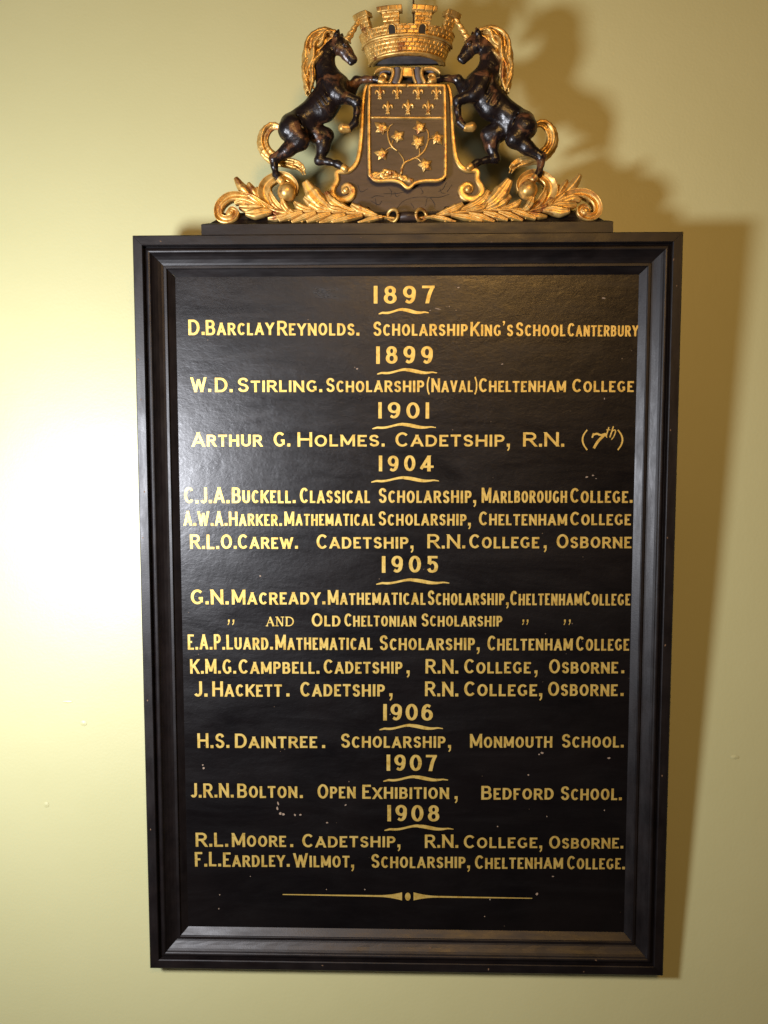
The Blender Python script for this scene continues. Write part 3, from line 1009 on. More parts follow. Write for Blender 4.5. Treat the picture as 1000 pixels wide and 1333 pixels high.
# shield
WS = -0.019
sh = [(238, 102), (240, 300), (243, 620), (252, 664), (290, 692), (380, 690), (438, 704), (484, 738), (528, 706), (590, 692), (668, 690), (704, 668), (714, 620), (712, 300), (710, 102)]
sp = [at(*z7(*p), WS) for p in sh]
mb = MB()
prism(mb, sp, WB - 0.001, WS, 0, 0.0008)
shield = mb.build('shield', WOOD, board, smooth=False)
mb = MB()
loft(mb, [z7(*p) for p in ([(475, 103)] + [(245, 104), (243, 112)] + sh[1:-1] + [(708, 112), (706, 104), (475, 103)])], [2.1] * 4 + [2.3] * 13 + [2.1] * 1, WS, 0.0026, 0.001, 'band', n=190, m=9)
loft(mb, [z7(248, 300), z7(480, 303), z7(706, 303)], [1.6, 1.6, 1.9], WS, 0.0022, 0.001, 'round', n=20, m=8)
mb.build('shield_border', GOLD, shield)


def fleur(mb, cx, cy, k):
    q = lambda x, y: (cx + x * k, cy - y * k)
    a = dict(w0=WS, th=0.0022, back=0.0005, n=10, m=7)
    loft(mb, [q(0, -7.5), q(0, -2), q(0, 4.5), q(0, 9.5)], [0.8, 1.4 * k, 2.7 * k, 0.3], kind='ridge', **a)
    for s in (-1, 1):
        loft(mb, [q(0.6 * s, -3.5), q(1.7 * s, 1.2), q(3.9 * s, 3.6), q(5.6 * s, 1.6), q(5.2 * s, -0.8)], [0.6, 1.3 * k, 1.5 * k, 1.3 * k, 0.7], kind='round', **a)
        loft(mb, [q(0.6 * s, -3.5), q(1.5 * s, -6.2), q(2.6 * s, -7.6)], [0.8, 1.2 * k, 0.4], kind='round', **a)
    loft(mb, [q(-2.6, -3.2), q(0, -3.2), q(2.6, -3.2)], [0.6, 0.75, 0.6], kind='round', **a)


for (x, y, k) in ((308, 152, 0.92), (415, 150, 0.90), (545, 150, 0.98), (658, 152, 0.94), (357, 242, 0.96), (482, 240, 1.08), (607, 242, 1.06)):
    mb = MB()
    fleur(mb, *z7(x, y), k * 1.12)
    mb.build('fleur_de_lis', GOLD, shield)


def z5(x, y):
    return 470 + 0.13 * x, 150 + 0.13 * y


def ivy(cx, cy, ang, r, lens, squash=1.0):
    mb = MB()
    for k, (da, ln) in enumerate(zip((0, 68, -68, 138, -138), lens)):
        a = math.radians(ang + da)
        x, y = z5(cx, cy)
        d = 1.20 * r * ln
        pts = [(x - 0.8 * math.cos(a), y + 0.8 * math.sin(a)), (x + d * 0.45 * math.cos(a), y - d * 0.45 * math.sin(a)), (x + d * math.cos(a), y - d * math.sin(a))]
        loft(mb, pts, [1.8, 4.0 * ln ** 0.5, 0.3], WS + 0.0006, 0.0026 + 0.0002 * k, 0.0008, 'leaf', n=12, m=9, lift=(0.0012, -0.0002))
    return mb.build('ivy_leaf', GOLD, shield)


for a in ((212, 135, 140, 8.6, (1.25, 0.95, 0.85, 0.8, 0.95)), (368, 218, 40, 8.2, (1.1, 0.95, 0.85, 0.9, 0.8)), (215, 393, 165, 8.2, (1.15, 0.9, 0.9, 0.85, 0.85)), (588, 132, 110, 8.4, (1.1, 0.9, 1.0, 0.85, 0.8)),
          (572, 278, 120, 9.0, (1.15, 0.85, 1.05, 0.8, 0.75)), (758, 232, 20, 8.2, (1.0, 0.95, 1.1, 0.8, 0.9)), (640, 503, 35, 8.6, (1.05, 0.95, 1.0, 0.9, 0.9))):
    ivy(*a)
mb = MB()
for pts, hw_ in (([(322, 88), (285, 118), (268, 180), (282, 260), (318, 322), (366, 358)], [0.7, 0.9, 1.1, 1.2, 1.2, 0.7]),
                 ([(404, 590), (410, 530), (440, 475), (500, 446), (570, 415), (632, 358), (666, 280), (676, 190), (648, 128)], [1.7, 1.7, 1.6, 1.5, 1.4, 1.3, 1.2, 1.1, 0.8]),
                 ([(432, 482), (424, 440), (402, 405), (378, 372)], [1.0, 0.8, 0.6, 0.4]), ([(585, 402), (588, 365), (584, 330)], [0.8, 0.9, 0.8]), ([(668, 268), (690, 240), (718, 236)], [0.8, 0.9, 0.7]),
                 ([(545, 432), (575, 442), (600, 468)], [0.8, 0.8, 0.6]), ([(328, 330), (285, 328), (246, 356)], [0.8, 0.8, 0.7]), ([(306, 305), (314, 275), (320, 250)], [0.7, 0.8, 0.6])):
    loft(mb, [z5(*p) for p in pts], hw_, WS + 0.0003, 0.0018, 0.0005, 'round', n=36, m=8)
mb.build('vine_stem', GOLD, shield)
mb = MB()
rg = random.Random(5)
pr = []
for k in range(34):
    x = 120 + 385 * k / 33
    top = np.interp(x, [110, 180, 250, 330, 380, 440, 505], [570, 565, 540, 552, 585, 600, 630])
    for r_ in range(2):
        y = rg.uniform(top + 12, np.interp(x, [110, 380, 450, 505], [625, 640, 660, 665]))
        u, v = at(*z5(x + rg.uniform(-10, 10), y), WS)
        r = rg.uniform(0.0016, 0.0030)
        pr.append(('add', (u, v, WS - 0.0004), (u + rg.uniform(-.003, .003), v + rg.uniform(-.001, .001), WS + 0.0002), r, r * 0.8, 0.0010, 1.0))
carve(pr, 0.0005).build('earth_mound', GOLD, shield)

# ------------------------------------------------------------------ strapwork between shield and crown
def z4(x, y):
    return 470 + 0.14 * x, 60 + 0.14 * y


WK = -0.022
mb = MB()
prism(mb, [at(*z4(x, y), WK) for x, y in ((240, 205), (240, 350), (628, 350), (628, 205))], -0.040, WK - 0.006)
strap = mb.build('strapwork', SOOT, board, smooth=False)
mb = MB()
loft(mb, [z4(434, 205), z4(432, 245), z4(430, 285)], [9.6, 6.4, 7.0], WK, 0.0030, 0.003, 'flat', n=14, m=10)
for sg in (-1, 1):
    c = 432
    q = lambda x, y: z4(c + sg * (c - x), y)
    loft(mb, [q(386, 208), q(380, 250), q(372, 300), q(352, 350)], [1.6, 1.7, 1.8, 1.9], WK + 0.002, 0.0030, 0.003, 'round', n=20, m=8)
    loft(mb, [q(286, 205), q(300, 235), q(296, 280), q(268, 350)], [1.9, 2.3, 2.4, 2.3], WK + 0.002, 0.0036, 0.003, 'round', n=20, m=8)
    loft(mb, [q(300, 226), q(255, 208), q(200, 208), q(150, 230), q(125, 262)], [1.8, 2.3, 2.4, 2.0, 0.9], WK + 0.001, 0.0036, 0.004, 'round', n=24, m=8)
    loft(mb, [q(250, 340), q(205, 348), q(178, 320), q(186, 280), q(216, 268), q(236, 288), q(222, 308)], [1.4, 1.8, 2.2, 2.4, 2.2, 1.8, 1.0], WK - 0.001, 0.0036, 0.004, 'round', n=40, m=8)
mb.build('gilt_strap', GOLD, strap)
mb = MB()
for sg in (-1, 1):
    c = 432
    q = lambda x, y: z4(c + sg * (c - x), y)
    loft(mb, [q(338, 205), q(338, 250), q(332, 300), q(312, 352)], [4.2, 4.2, 4.4, 4.4], WK, 0.0042, 0.003, 'round', n=20, m=10)
    loft(mb, [q(275, 240), q(235, 232), q(196, 246), q(172, 280)], [1.6, 2.0, 2.0, 1.4], WK - 0.003, 0.003, 0.004, 'round', n=20, m=8)
mb.build('grey_band', SLATE, strap)

# ------------------------------------------------------------------ the mural crown
CW = -0.030                         # plane of its flat back
bu, bv = at(529.8, 86.0, CW)
R0 = (at(577.5, 86, CW)[0] - at(482.5, 86, CW)[0]) / 2
tu, tv = at(529.8, 48.5, CW)
R1 = (at(592.5, 48.5, CW)[0] - at(467.5, 48.5, CW)[0]) / 2
HC = tv - bv                        # height of the wall; merlons stand above
slope = (R1 - R0) / HC


def dep(z):                         # flatter from front to back than it is wide
    return R0 * 0.70 + 0.12 * slope * z


def cp(th, z, off):
    r = R0 + slope * z + off
    return loc(bu + r * math.sin(th), bv + z, CW + (dep(z) + off) * math.cos(th))


def shell(mb, t0, t1, za, zb, offf, thick=0.006, nt=60, nz=20, mi=0):
    vs, fs = [], []
    for i in range(nt + 1):
        th = t0 + (t1 - t0) * i / nt
        for j in range(nz + 1):
            z = za + (zb - za) * j / nz
            vs.append(cp(th, z, offf(th, z)))
    o = len(vs)
    for i in range(nt + 1):
        th = t0 + (t1 - t0) * i / nt
        for j in range(nz + 1):
            z = za + (zb - za) * j / nz
            vs.append(cp(th, z, -thick))
    m = nz + 1
    for i in range(nt):
        for j in range(nz):
            a = i * m + j
            fs.append((a, a + m, a + m + 1, a + 1))
            fs.append((o + a, o + a + 1, o + a + m + 1, o + a + m))
    for i in range(nt):
        a = i * m
        fs.append((a, o + a, o + a + m, a + m))
        a = i * m + nz
        fs.append((a, a + m, o + a + m, o + a))
    for j in range(nz):
        fs.append((j, j + 1, o + j + 1, o + j))
        a = nt * m + j
        fs.append((a, o + a, o + a + 1, a + 1))
    mb.add(vs, fs, mi)


hash_ = lambda i, j: (math.sin(i * 12.9898 + j * 78.233) * 43758.5453) % 1.0


def bricks(row_h, per, z_off=0.0, groove=0.0013):
    def f(th, z):
        row = math.floor((z - z_off) / row_h)
        fz = (z - z_off) / row_h - row
        a = th / per + 0.5 * (row % 2) + 0.13 * hash_(row, 3)
        c = math.floor(a)
        fa = a - c
        dz = min(fz, 1 - fz) * row_h
        da = min(fa, 1 - fa) * per * (R0 + slope * z)
        d = min(dz, da)
        g = min(1.0, d / 0.00085)
        return 0.0003 * (hash_(row, c) - 0.5) - groove * (1 - g) ** 1.3
    return f


TMAX = math.radians(92)
ZM = HC * 0.60
mb = MB()
b1 = bricks(HC * 0.145, 0.135, 0.004)
shell(mb, -TMAX, TMAX, 0.0, ZM, b1, nt=420, nz=44)
shell(mb, -TMAX, TMAX, ZM, HC, bricks(HC * 0.135, 0.150, ZM + 0.0030), nt=420, nz=52)
crown = mb.build('mural_crown', GOLD, board)

mb = MB()
for z, rr, off in ((0.0012, 0.0020, 0.0006), (ZM + 0.0006, 0.0019, 0.0010), (ZM - 0.0022, 0.0009, 0.0004)):
    pts = [(bu + (R0 + slope * z + off) * math.sin(t), bv + z, CW + (dep(z) + off) * math.cos(t)) for t in np.linspace(-TMAX, TMAX, 40)]
    tube3(mb, pts, [rr, rr], n=100, m=10)
mb.build('crown_rim', GOLD, crown)

MERL = [math.radians(a) for a in (-59, -18.5, 18.5, 59)]
ZT = HC + 0.0150
for t in MERL:
    mb = MB()
    hwid = math.radians(9.6)
    shell(mb, t - hwid, t + hwid, HC - 0.0002, ZT, bricks(HC * 0.140, 0.150, ZM + 0.0030), nt=44, nz=26)
    ml_ = mb.build('merlon', GOLD, crown)
    mb = MB()
    hw2 = math.radians(13.2)
    shell(mb, t - hw2, t + hw2, ZT, ZT + 0.0058, lambda th, z: 0.0027 - 0.0009 * (abs(((th - t) / hw2 * 1.5 + 0.5) % 1.0 - 0.5) < 0.05), thick=0.008, nt=48, nz=8)
    mb.build('merlon', GOLD, crown)

for t in MERL[1:3]:
    mb = MB()
    hwid, z1, z2 = 0.0045, ZM + 0.0026, ZM + 0.0088
    out = [(-hwid, z1), (hwid, z1)] + [(hwid * math.cos(a), z2 + hwid * math.sin(a)) for a in np.linspace(0, math.pi, 12)]
    ring = [cp(t + x / R1, z, 0.0012) for x, z in out]
    mid = cp(t, (z1 + z2) / 2, 0.0012)
    mb.add(ring + [mid], [(i, (i + 1) % len(out), len(out)) for i in range(len(out))])
    wn = mb.build('arched_window', SOOT, crown, smooth=False)
    mb = MB()
    pts = [(-hwid - .0006, z1), (-hwid - .0006, z2)] + [((hwid + .0006) * math.cos(a), z2 + (hwid + .0006) * math.sin(a)) for a in np.linspace(math.pi, 0, 9)] + [(hwid + .0006, z1)]
    tube3(mb, [(bu + (R0 + slope * z + .001) * math.sin(t + x / R1), bv + z, CW + (dep(z) + .001) * math.cos(t + x / R1)) for x, z in pts], [0.0008, 0.0008], n=36, m=7)
    mb.build('window_surround', GOLD, crown)

# underside and flat back
mb = MB()
back = [(bu - R0 * 0.97, bv + 0.002), (bu + R0 * 0.97, bv + 0.002), (bu + R1 * 0.97, tv), (bu - R1 * 0.97, tv)]
prism(mb, back, CW - 0.0035, CW + 0.0015)
mb.build('crown_back', WOOD, crown, smooth=False)
mb = MB()
nt = 60
ring = [cp(-TMAX + 2 * TMAX * i / nt, 0.0022, -0.0012) for i in range(nt + 1)]
mb.add(ring + [loc(bu, bv + 0.0024, CW)], [(i + 1, i, nt + 1) for i in range(nt)])
mb.build('crown_underside', SLATE, crown)

# ------------------------------------------------------------------ the unicorns
def zu(x, y):
    return 330 + 0.18 * x, 20 + 0.18 * y


KU = 0.18 * PX
WU = -0.020


def U(x, y, w=0.0):
    u, v = at(*zu(x, y), WU)
    return (u, v, WU + w)


def limb(out, pts, k=0.006, ws=1.0, op='add'):
    for (a, b) in zip(pts[:-1], pts[1:]):
        out.append((op, U(a[0], a[1], a[3]), U(b[0], b[1], b[3]), a[2] * KU, b[2] * KU, k, ws))


pr = []
mm = 0.001
# trunk
limb(pr, [(585, 520, 95, 0), (490, 652, 92, 0), (375, 745, 78, 0), (290, 805, 95, 0)], 0.010, 0.86)
limb(pr, [(600, 560, 78, 2 * mm), (520, 690, 72, 2 * mm)], 0.008, 0.95)
# neck
limb(pr, [(572, 205, 46, 0), (522, 300, 54, 0), (512, 390, 72, 0), (560, 500, 100, 0)], 0.008, 0.80)
# head
limb(pr, [(618, 212, 54, 0), (668, 264, 43, 0), (714, 320, 30, 0)], 0.004, 0.74)
limb(pr, [(602, 240, 46, 1.5 * mm), (612, 246, 40, 1.5 * mm)], 0.003, 0.82)
limb(pr, [(640, 185, 30, 0), (700, 272, 22, 0)], 0.003, 0.7)
limb(pr, [(716, 305, 24, 0), (728, 318, 22, 0)], 0.003, 0.95)
limb(pr, [(660, 300, 20, 0), (704, 346, 15, 0)], 0.003, 0.9)
limb(pr, [(662, 225, 13, 6.0 * mm), (676, 232, 9, 6.0 * mm)], 0.0015)          # brow
limb(pr, [(715, 340, 5, 5 * mm), (672, 326, 3, 6 * mm)], 0.0012, 1.0, 'sub')   # mouth
limb(pr, [(733, 306, 6, 5.2 * mm), (726, 314, 5, 5.2 * mm)], 0.0012, 1.0, 'sub')  # nostril
limb(pr, [(668, 246, 5, 6.9 * mm), (652, 242, 4, 7.4 * mm)], 0.0010, 1.0, 'sub')
# ears
limb(pr, [(600, 180, 20, 4 * mm), (606, 152, 20, 5 * mm), (618, 122, 8, 5 * mm)], 0.003)
limb(pr, [(622, 176, 16, -4 * mm), (634, 140, 14, -5 * mm), (640, 120, 6, -5 * mm)], 0.003)
# near shoulder, near foreleg
limb(pr, [(560, 500, 56, 8 * mm), (600, 575, 52, 9.5 * mm), (640, 612, 44, 10 * mm)], 0.006)
limb(pr, [(640, 610, 44, 10 * mm), (700, 628, 34, 10 * mm), (750, 648, 33, 10 * mm)], 0.004)
limb(pr, [(752, 650, 31, 10 * mm), (752, 720, 21, 10 * mm), (738, 798, 23, 10 * mm)], 0.004)
limb(pr, [(738, 800, 26, 10 * mm), (700, 838, 25, 10 * mm)], 0.003)
# far foreleg
limb(pr, [(640, 490, 56, -7 * mm), (694, 535, 42, -8 * mm)], 0.006)
limb(pr, [(694, 535, 40, -8 * mm), (720, 490, 33, -8 * mm), (742, 452, 30, -8 * mm)], 0.004)
limb(pr, [(742, 452, 29, -8 * mm), (815, 446, 20, -6 * mm), (878, 452, 22, -4 * mm)], 0.004)
limb(pr, [(878, 452, 24, -4 * mm), (905, 462, 24, -3 * mm)], 0.003)
# near haunch and standing leg
limb(pr, [(285, 820, 84, 7 * mm), (262, 850, 74, 9 * mm)], 0.006)
limb(pr, [(285, 850, 78, 9 * mm), (345, 928, 60, 10 * mm)], 0.006)
limb(pr, [(345, 930, 58, 10 * mm), (258, 992, 46, 10 * mm), (162, 1058, 32, 10 * mm)], 0.005)
limb(pr, [(155, 1062, 33, 10 * mm), (160, 1110, 22, 10 * mm), (172, 1172, 21, 10 * mm)], 0.004)
limb(pr, [(172, 1172, 26, 10 * mm), (192, 1198, 26, 11 * mm)], 0.003)
# far hind leg, raised
limb(pr, [(380, 815, 66, -5 * mm), (470, 855, 60, -7 * mm), (528, 852, 46, -8 * mm)], 0.006)
limb(pr, [(520, 856, 52, -8 * mm), (500, 935, 46, -8 * mm), (472, 1030, 31, -8 * mm)], 0.005)
limb(pr, [(466, 1034, 30, -8 * mm), (540, 1046, 21, -6 * mm), (604, 1066, 22, -4 * mm)], 0.004)
limb(pr, [(606, 1066, 26, -4 * mm), (640, 1090, 26, -3 * mm)], 0.003)
# muscle cuts
limb(pr, [(500, 480, 9, 15.5 * mm), (545, 610, 9, 17 * mm)], 0.003, 1.0, 'sub')
limb(pr, [(325, 770, 9, 14.5 * mm), (372, 860, 8, 16 * mm)], 0.003, 1.0, 'sub')
for x, y in ((440, 650), (470, 628), (410, 676), (500, 606)):
    limb(pr, [(x, y, 4, 17.2 * mm), (x + 40, y + 62, 4, 17.2 * mm)], 0.003, 1.0, 'sub')
BODY = carve(pr, 0.00075)

# mane: locks that fall down the crest of the neck
rg = random.Random(21)
pm_ = []
CP = catmull([(590, 152), (530, 150), (478, 188), (440, 248), (418, 315), (404, 385), (396, 460), (396, 545), (402, 585)], 60)
CT = np.gradient(CP, axis=0)
CT /= np.linalg.norm(CT, axis=1)[:, None]
for k in range(44):
    s0 = rg.uniform(0, 0.55) if k > 8 else 0.0
    s1 = min(1.0, s0 + rg.uniform(0.42, 0.75)) if k > 6 else rg.uniform(0.85, 1.0)
    off0 = rg.uniform(-54, 44)
    drift = rg.uniform(-22, 22)
    w0 = 4.5 * mm + rg.uniform(-1, 1) * 7.5 * mm
    amp, phs = rg.uniform(8, 17), rg.uniform(0, 6.28)
    L = []
    for q in range(13):
        f = q / 12
        s_ = s0 + (s1 - s0) * f
        x_ = s_ * 59
        i = min(int(x_), 58)
        p = CP[i] * (1 - (x_ - i)) + CP[i + 1] * (x_ - i)
        n_ = np.array((-CT[i][1], CT[i][0]))
        wd = 0.55 + 0.65 * math.sin(math.pi * min(1, s_ * 1.15 + 0.08))
        o_ = (off0 + drift * f) * wd + amp * math.sin(phs + f * 8.5)
        p = p + n_ * o_
        L.append((p[0], p[1], 4 + 10 * math.sin(math.pi * (0.12 + 0.84 * f)) ** 0.7, w0 + 1.2 * mm * math.sin(phs + f * 6)))
    limb(pm_, L, 0.0004)
limb(pm_, [(572, 172, 18, 0), (520, 186, 32, 0), (470, 245, 42, 0), (436, 320, 44, 0), (416, 400, 40, 0), (402, 490, 28, 0)], 0.003, 0.8)
MANE = carve(pm_, 0.0006)

# tail: a sheaf of strands
pt_ = []
tail = [(185, 800), (135, 790), (85, 828), (64, 900), (86, 968), (150, 1020), (250, 1052), (325, 1078), (360, 1120), (372, 1160)]
TP = catmull(tail, 40)
TT = np.gradient(TP, axis=0)
TT /= np.linalg.norm(TT, axis=1)[:, None]
for k in range(22):
    a = rg.uniform(0, 2 * math.pi)
    rr0 = rg.uniform(0.35, 1.0)
    L = []
    for i in range(0, 40 - rg.randint(0, 9)):
        s = i / 39
        spread = 8 + 40 * math.sin(math.pi * min(1, s * 1.25 + 0.02)) ** 0.8 * (1 if s < 0.8 else max(0.0, (1 - s) / 0.2)) + 6 * math.sin(s * 8 + k)
        spread = max(4, min(44, spread if s < .5 else max(spread, 34 * (1 - max(0, s - 0.78) * 3.2))))
        ph_ = a + 0.5 * math.sin(s * 5 + k)
        n_ = np.array((-TT[i][1], TT[i][0]))
        p = TP[i] + n_ * spread * rr0 * math.cos(ph_)
        w_ = -2 * mm - 6 * mm * math.sin(math.pi * s) + spread * rr0 * math.sin(ph_) * KU * 0.8
        L.append((p[0], p[1], 8 + 6 * math.sin(math.pi * s) - (4 * s), w_))
    limb(pt_, L[::2], 0.0006)
TAIL = carve(pt_, 0.0006)

# horn: twisted taper
HORN = MB()
a, b = np.array(U(676, 186, 1 * mm)), np.array(U(792, 2, 4 * mm))
d = (b - a) / np.linalg.norm(b - a)
e1 = np.cross(d, (0, 0, 1.0))
e1 /= np.linalg.norm(e1)
e2 = np.cross(d, e1)
vs, fs = [], []
nn, mq = 70, 18
for i in range(nn + 1):
    s = i / nn
    r = (25 * (1 - s) + 11 * s) * KU * (1.0 if s > 0.04 else 1.25)
    for j in range(mq):
        g = 2 * math.pi * j / mq
        rr = r * (1 + 0.13 * math.cos(2 * g - s * 30))
        vs.append(loc(*(a + (b - a) * s + rr * (math.cos(g) * e1 + math.sin(g) * e2))))
for i in range(nn):
    for j in range(mq):
        fs.append((i * mq + j, i * mq + (j + 1) % mq, (i + 1) * mq + (j + 1) % mq, (i + 1) * mq + j))
fs.append(tuple(range(mq))[::-1])
fs.append(tuple(nn * mq + j for j in range(mq)))
HORN.add(vs, fs)


def hoof(p0, p1, r0, r1, w):
    q = []
    limb(q, [(*p0, r0, w), (*p1, r1, w)], 0.001)
    return carve(q, 0.0006)


HOOVES = [hoof((690, 842), (650, 838), 27, 33, 10 * mm), hoof((916, 466), (936, 472), 25, 27, -2.5 * mm), hoof((200, 1206), (212, 1220), 27, 28, 11 * mm), hoof((650, 1096), (662, 1104), 27, 27, -2.5 * mm)]
EYE = MB()
ball(EYE, U(660, 241, 6.2 * mm), 0.0016, 16, 10)

for mir in (False, True):
    f = (lambda m: m.mirrored(UC)) if mir else (lambda m: m)
    un = f(BODY).build('unicorn', LACQ, board)
    f(MANE).build('mane', GOLD, un)
    f(TAIL).build('tail', GOLD, un)
    f(HORN).build('horn', GOLD, un)
    for h_ in HOOVES:
        f(h_).build('hoof', GOLD, un)
    f(EYE).build('eye', SOOT, un)

# ------------------------------------------------------------------ acanthus scrolls with their balls
def z5a(x, y):
    return 260 + 0.12 * x, 220 + 0.12 * y


def z6a(x, y):
    return 370 + 0.16 * x, 220 + 0.16 * y


WA = -0.014
AC = MB()


def la(z, pts, hws, **kw):
    sc_ = 0.12 if z is z5a else 0.16
    kw.setdefault('w0', WA)
    hws = list(hws)
    if kw.get('kind', 'leaf') != 'gutter':
        hws = [h * 1.18 for h in hws]
        hws[-1] = max(hws[-1], 0.42 * max(hws))
        kw['ser'] = 0.0 if kw.get('n', 22) < 25 else 0.10
        kw['n'] = 40
    loft(AC, [z(*p) for p in pts], [h * sc_ for h in hws], **kw)


# the running stem
loft(AC, [z6a(905, 405), z6a(760, 388), z6a(600, 366), z6a(400, 352), z6a(200, 346), z6a(60, 350), z5a(980, 488), z5a(850, 464), z5a(740, 428)], [1.9, 2.6, 2.8, 2.8, 2.6, 2.6, 3.0, 3.2, 3.0], WA, 0.0052, 0.008, 'round', n=70, m=9)
# the end scroll
la(z5a, [(800, 450), (690, 400), (560, 330), (430, 300), (330, 312), (248, 372), (212, 450), (222, 528), (278, 562), (345, 556), (396, 520), (402, 470), (360, 448), (326, 478), (338, 510)],
   [20, 34, 40, 40, 42, 42, 42, 42, 40, 38, 34, 28, 24, 18, 8], th=0.0095, back=0.010, kind='gutter', n=110, m=14, lift=(0, 0.004))
AC_c = at(*z5a(340, 500), WA)
ball(AC, (AC_c[0], AC_c[1], WA + 0.004), 0.0062, 18, 12, (1, 1, 0.9))
# flame leaf
la(z5a, [(720, 440), (590, 330), (470, 215), (395, 105)], [16, 42, 50, 8], th=0.0060, kind='ridge', lift=(0.001, 0.003), n=30)
la(z5a, [(710, 425), (640, 330), (582, 235), (530, 155)], [14, 32, 38, 10], th=0.0060, kind='ridge', lift=(-0.001, 0.001), n=30)
la(z5a, [(705, 415), (668, 330), (640, 255), (618, 195)], [10, 22, 26, 8], th=0.0050, kind='ridge', lift=(-0.003, -0.001), n=26)
# low leaves beside the scroll
la(z5a, [(720, 440), (590, 380), (470, 345), (385, 378)], [12, 34, 38, 6], th=0.0055, w0=WA + 0.002, lift=(0, 0.002))
la(z5a, [(760, 455), (620, 425), (510, 425), (430, 412)], [16, 44, 46, 8], th=0.0060, w0=WA + 0.003)
la(z5a, [(790, 470), (690, 468), (600, 490), (505, 488)], [16, 48, 52, 10], th=0.0065, w0=WA + 0.004, lift=(0, 0.003))
la(z5a, [(1020, 495), (910, 515), (830, 532), (742, 540)], [14, 28, 32, 8], th=0.0050, w0=WA + 0.003)
# the great curl that holds the ball
la(z5a, [(980, 490), (860, 455), (770, 380), (716, 290), (716, 205), (765, 140), (850, 98), (940, 98), (1010, 140), (1048, 205), (1046, 280)], [18, 60, 80, 78, 62, 52, 46, 42, 38, 32, 16], th=0.0090, w0=WA - 0.004, back=0.009, kind='gutter', n=80, m=16, lift=(0.002, 0.006))
la(z5a, [(900, 470), (800, 395), (760, 300), (770, 220)], [10, 26, 24, 6], th=0.0070, w0=WA - 0.001, kind='ridge', n=26)
la(z5a, [(1030, 485), (955, 445), (915, 390), (900, 335)], [14, 36, 38, 10], th=0.0060, w0=WA + 0.003, lift=(0, 0.004), n=26)
# leaves towards the middle
la(z6a, [(420, 345), (310, 285), (235, 205), (172, 108)], [16, 52, 58, 8], th=0.0070, lift=(0, 0.003), n=30)
la(z6a, [(380, 345), (290, 315), (220, 275), (162, 232)], [14, 36, 36, 8], th=0.0060, w0=WA + 0.001, n=26)
la(z6a, [(440, 340), (370, 290), (320, 235), (285, 182)], [10, 20, 22, 6], th=0.0050, w0=WA - 0.004, n=24)
la(z6a, [(590, 355), (470, 315), (385, 260), (338, 185)], [14, 34, 36, 8], th=0.0060, w0=WA - 0.001, n=28)
la(z6a, [(520, 350), (440, 335), (380, 318), (350, 280)], [10, 24, 22, 6], th=0.0055, w0=WA + 0.002, n=22)
la(z6a, [(760, 385), (670, 352), (600, 325), (545, 290)], [14, 30, 34, 14], th=0.0060, w0=WA + 0.001, n=26)
la(z6a, [(250, 345), (170, 325), (115, 300), (82, 268)], [12, 24, 26, 8], th=0.0055, n=24)
la(z6a, [(60, 340), (10, 310), (-8, 270), (-10, 230)], [10, 26, 28, 8], th=0.0060, w0=WA - 0.002, n=24)
for (a_, b_, c_, h_) in (((800, 392), (710, 410), (602, 442), 20), ((640, 378), (520, 402), (388, 438), 26), ((500, 370), (400, 402), (290, 446), 28), ((380, 362), (290, 392), (186, 434), 27), ((260, 358), (170, 392), (64, 438), 27), ((150, 352), (60, 385), (-40, 425), 26)):
    la(z6a, [a_, b_, c_], [14, h_, 8], th=0.0060, w0=WA + 0.003, lift=(0, 0.002), n=24)
    la(z6a, [(b_[0] + 12, b_[1] - 8), (b_[0] - 14, b_[1] + 14), ((b_[0] + c_[0]) / 2 + 26, c_[1] - 2)], [8, h_ * 0.55, 12], th=0.0052, w0=WA + 0.0025, n=18)

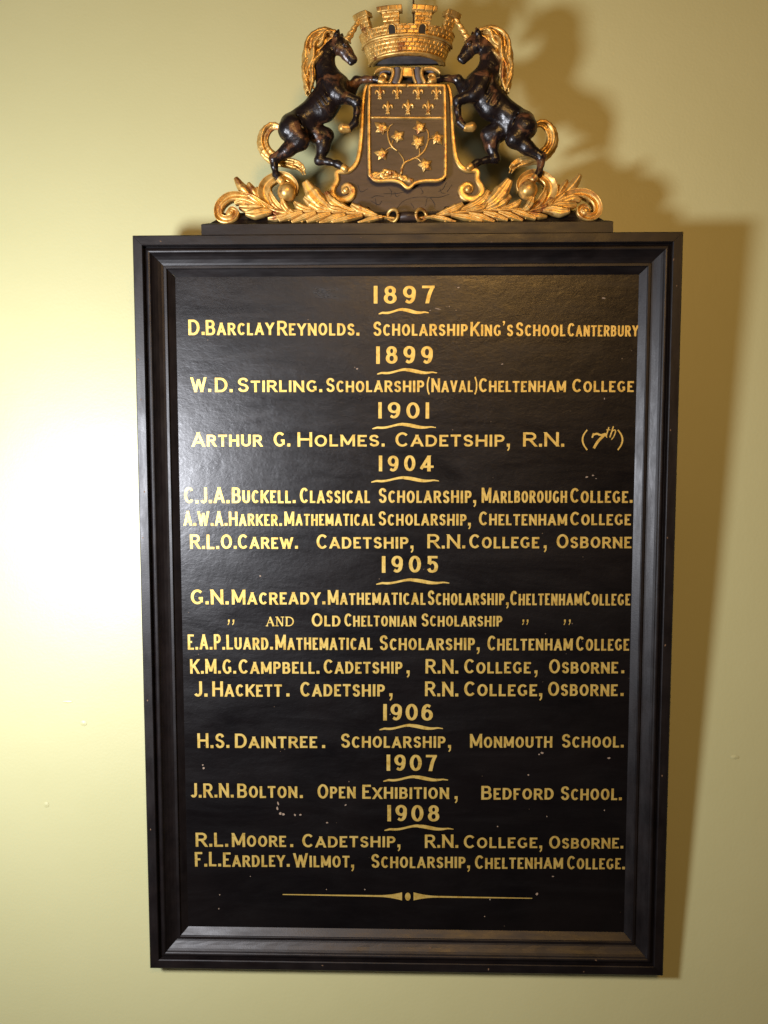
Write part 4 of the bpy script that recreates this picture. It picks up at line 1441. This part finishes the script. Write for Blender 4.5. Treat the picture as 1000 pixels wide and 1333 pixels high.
BALL = MB()
bc = at(373.5, 250.0, WA + 0.004)
ball(BALL, (bc[0], bc[1], WA + 0.003), 0.0122, 40, 24)
RING = MB()
rc = at(511.5, 281.5, WA)
pts = [(rc[0] + 0.0072 * math.cos(t) * 0.92, rc[1] + 0.0078 * math.sin(t), WA + 0.003 + 0.004 * math.cos(t)) for t in np.linspace(0.2, 2 * math.pi + 0.1, 26)]
tube3(RING, pts, [0.0021, 0.0024, 0.0021], n=60, m=10)
for mir in (False, True):
    f = (lambda m: m.mirrored(UC)) if mir else (lambda m: m)
    ac = f(AC).build('acanthus_scroll', GOLD, board)
    f(BALL).build('ball', GOLD, ac)
    f(RING).build('ring', GOLD, ac)
# dark boss between the two rings
mb = MB()
p0, p1 = at(517, 283, WA), at(544, 283, WA)
tube3(mb, [(p0[0], p0[1], WA - 0.001), ((p0[0] + p1[0]) / 2, p0[1] + 0.001, WA + 0.001), (p1[0], p1[1], WA - 0.001)], [0.0052, 0.0062, 0.0052], n=20, m=16)
mb.build('boss', WOOD, board)

# ------------------------------------------------------------------ the cord it hangs by
cu, cv = at(538.5, 4, -0.10)
top_w = Vector(board.matrix_basis @ Vector((0, 0, 0)))
def world_pt(px, py, y):           # point of the photograph on the vertical plane at world depth y
    dl = np.array(RC.T @ np.array(((px - 500.0) / FPX, (666.5 - py) / FPX, -1.0)))
    dw = (MB_.to_3x3() @ Vector(M3 @ dl))
    t = (y - CAMW.y) / dw.y
    return CAMW + dw * t


mb = MB()
pa = world_pt(538.5, 62, -0.050)
pb = world_pt(538.3, -20, -0.030)
pb = pb + (pb - pa) * 9.0
pb.y = -0.004
n, m = 400, 8
vs, fs = [], []
for i in range(n + 1):
    p = pa.lerp(pb, i / n)
    p.y = -0.004 - 0.046 * max(0.0, 1 - i / n * 4.0)
    for j in range(m):
        g = 2 * math.pi * j / m
        r = 0.0011 * (1 + 0.18 * math.cos(2 * g - i * 0.9))
        vs.append((p.x + r * math.cos(g), p.y + r * math.sin(g), p.z))
for i in range(n):
    for j in range(m):
        fs.append((i * m + j, i * m + (j + 1) % m, (i + 1) * m + (j + 1) % m, (i + 1) * m + j))
mb.add(vs, fs)
cord = mb.build('hanging_cord', CORD)
cord['label'] = 'thin brown hanging cord rising up the wall above the gilt crown'
cord['category'] = 'cord'
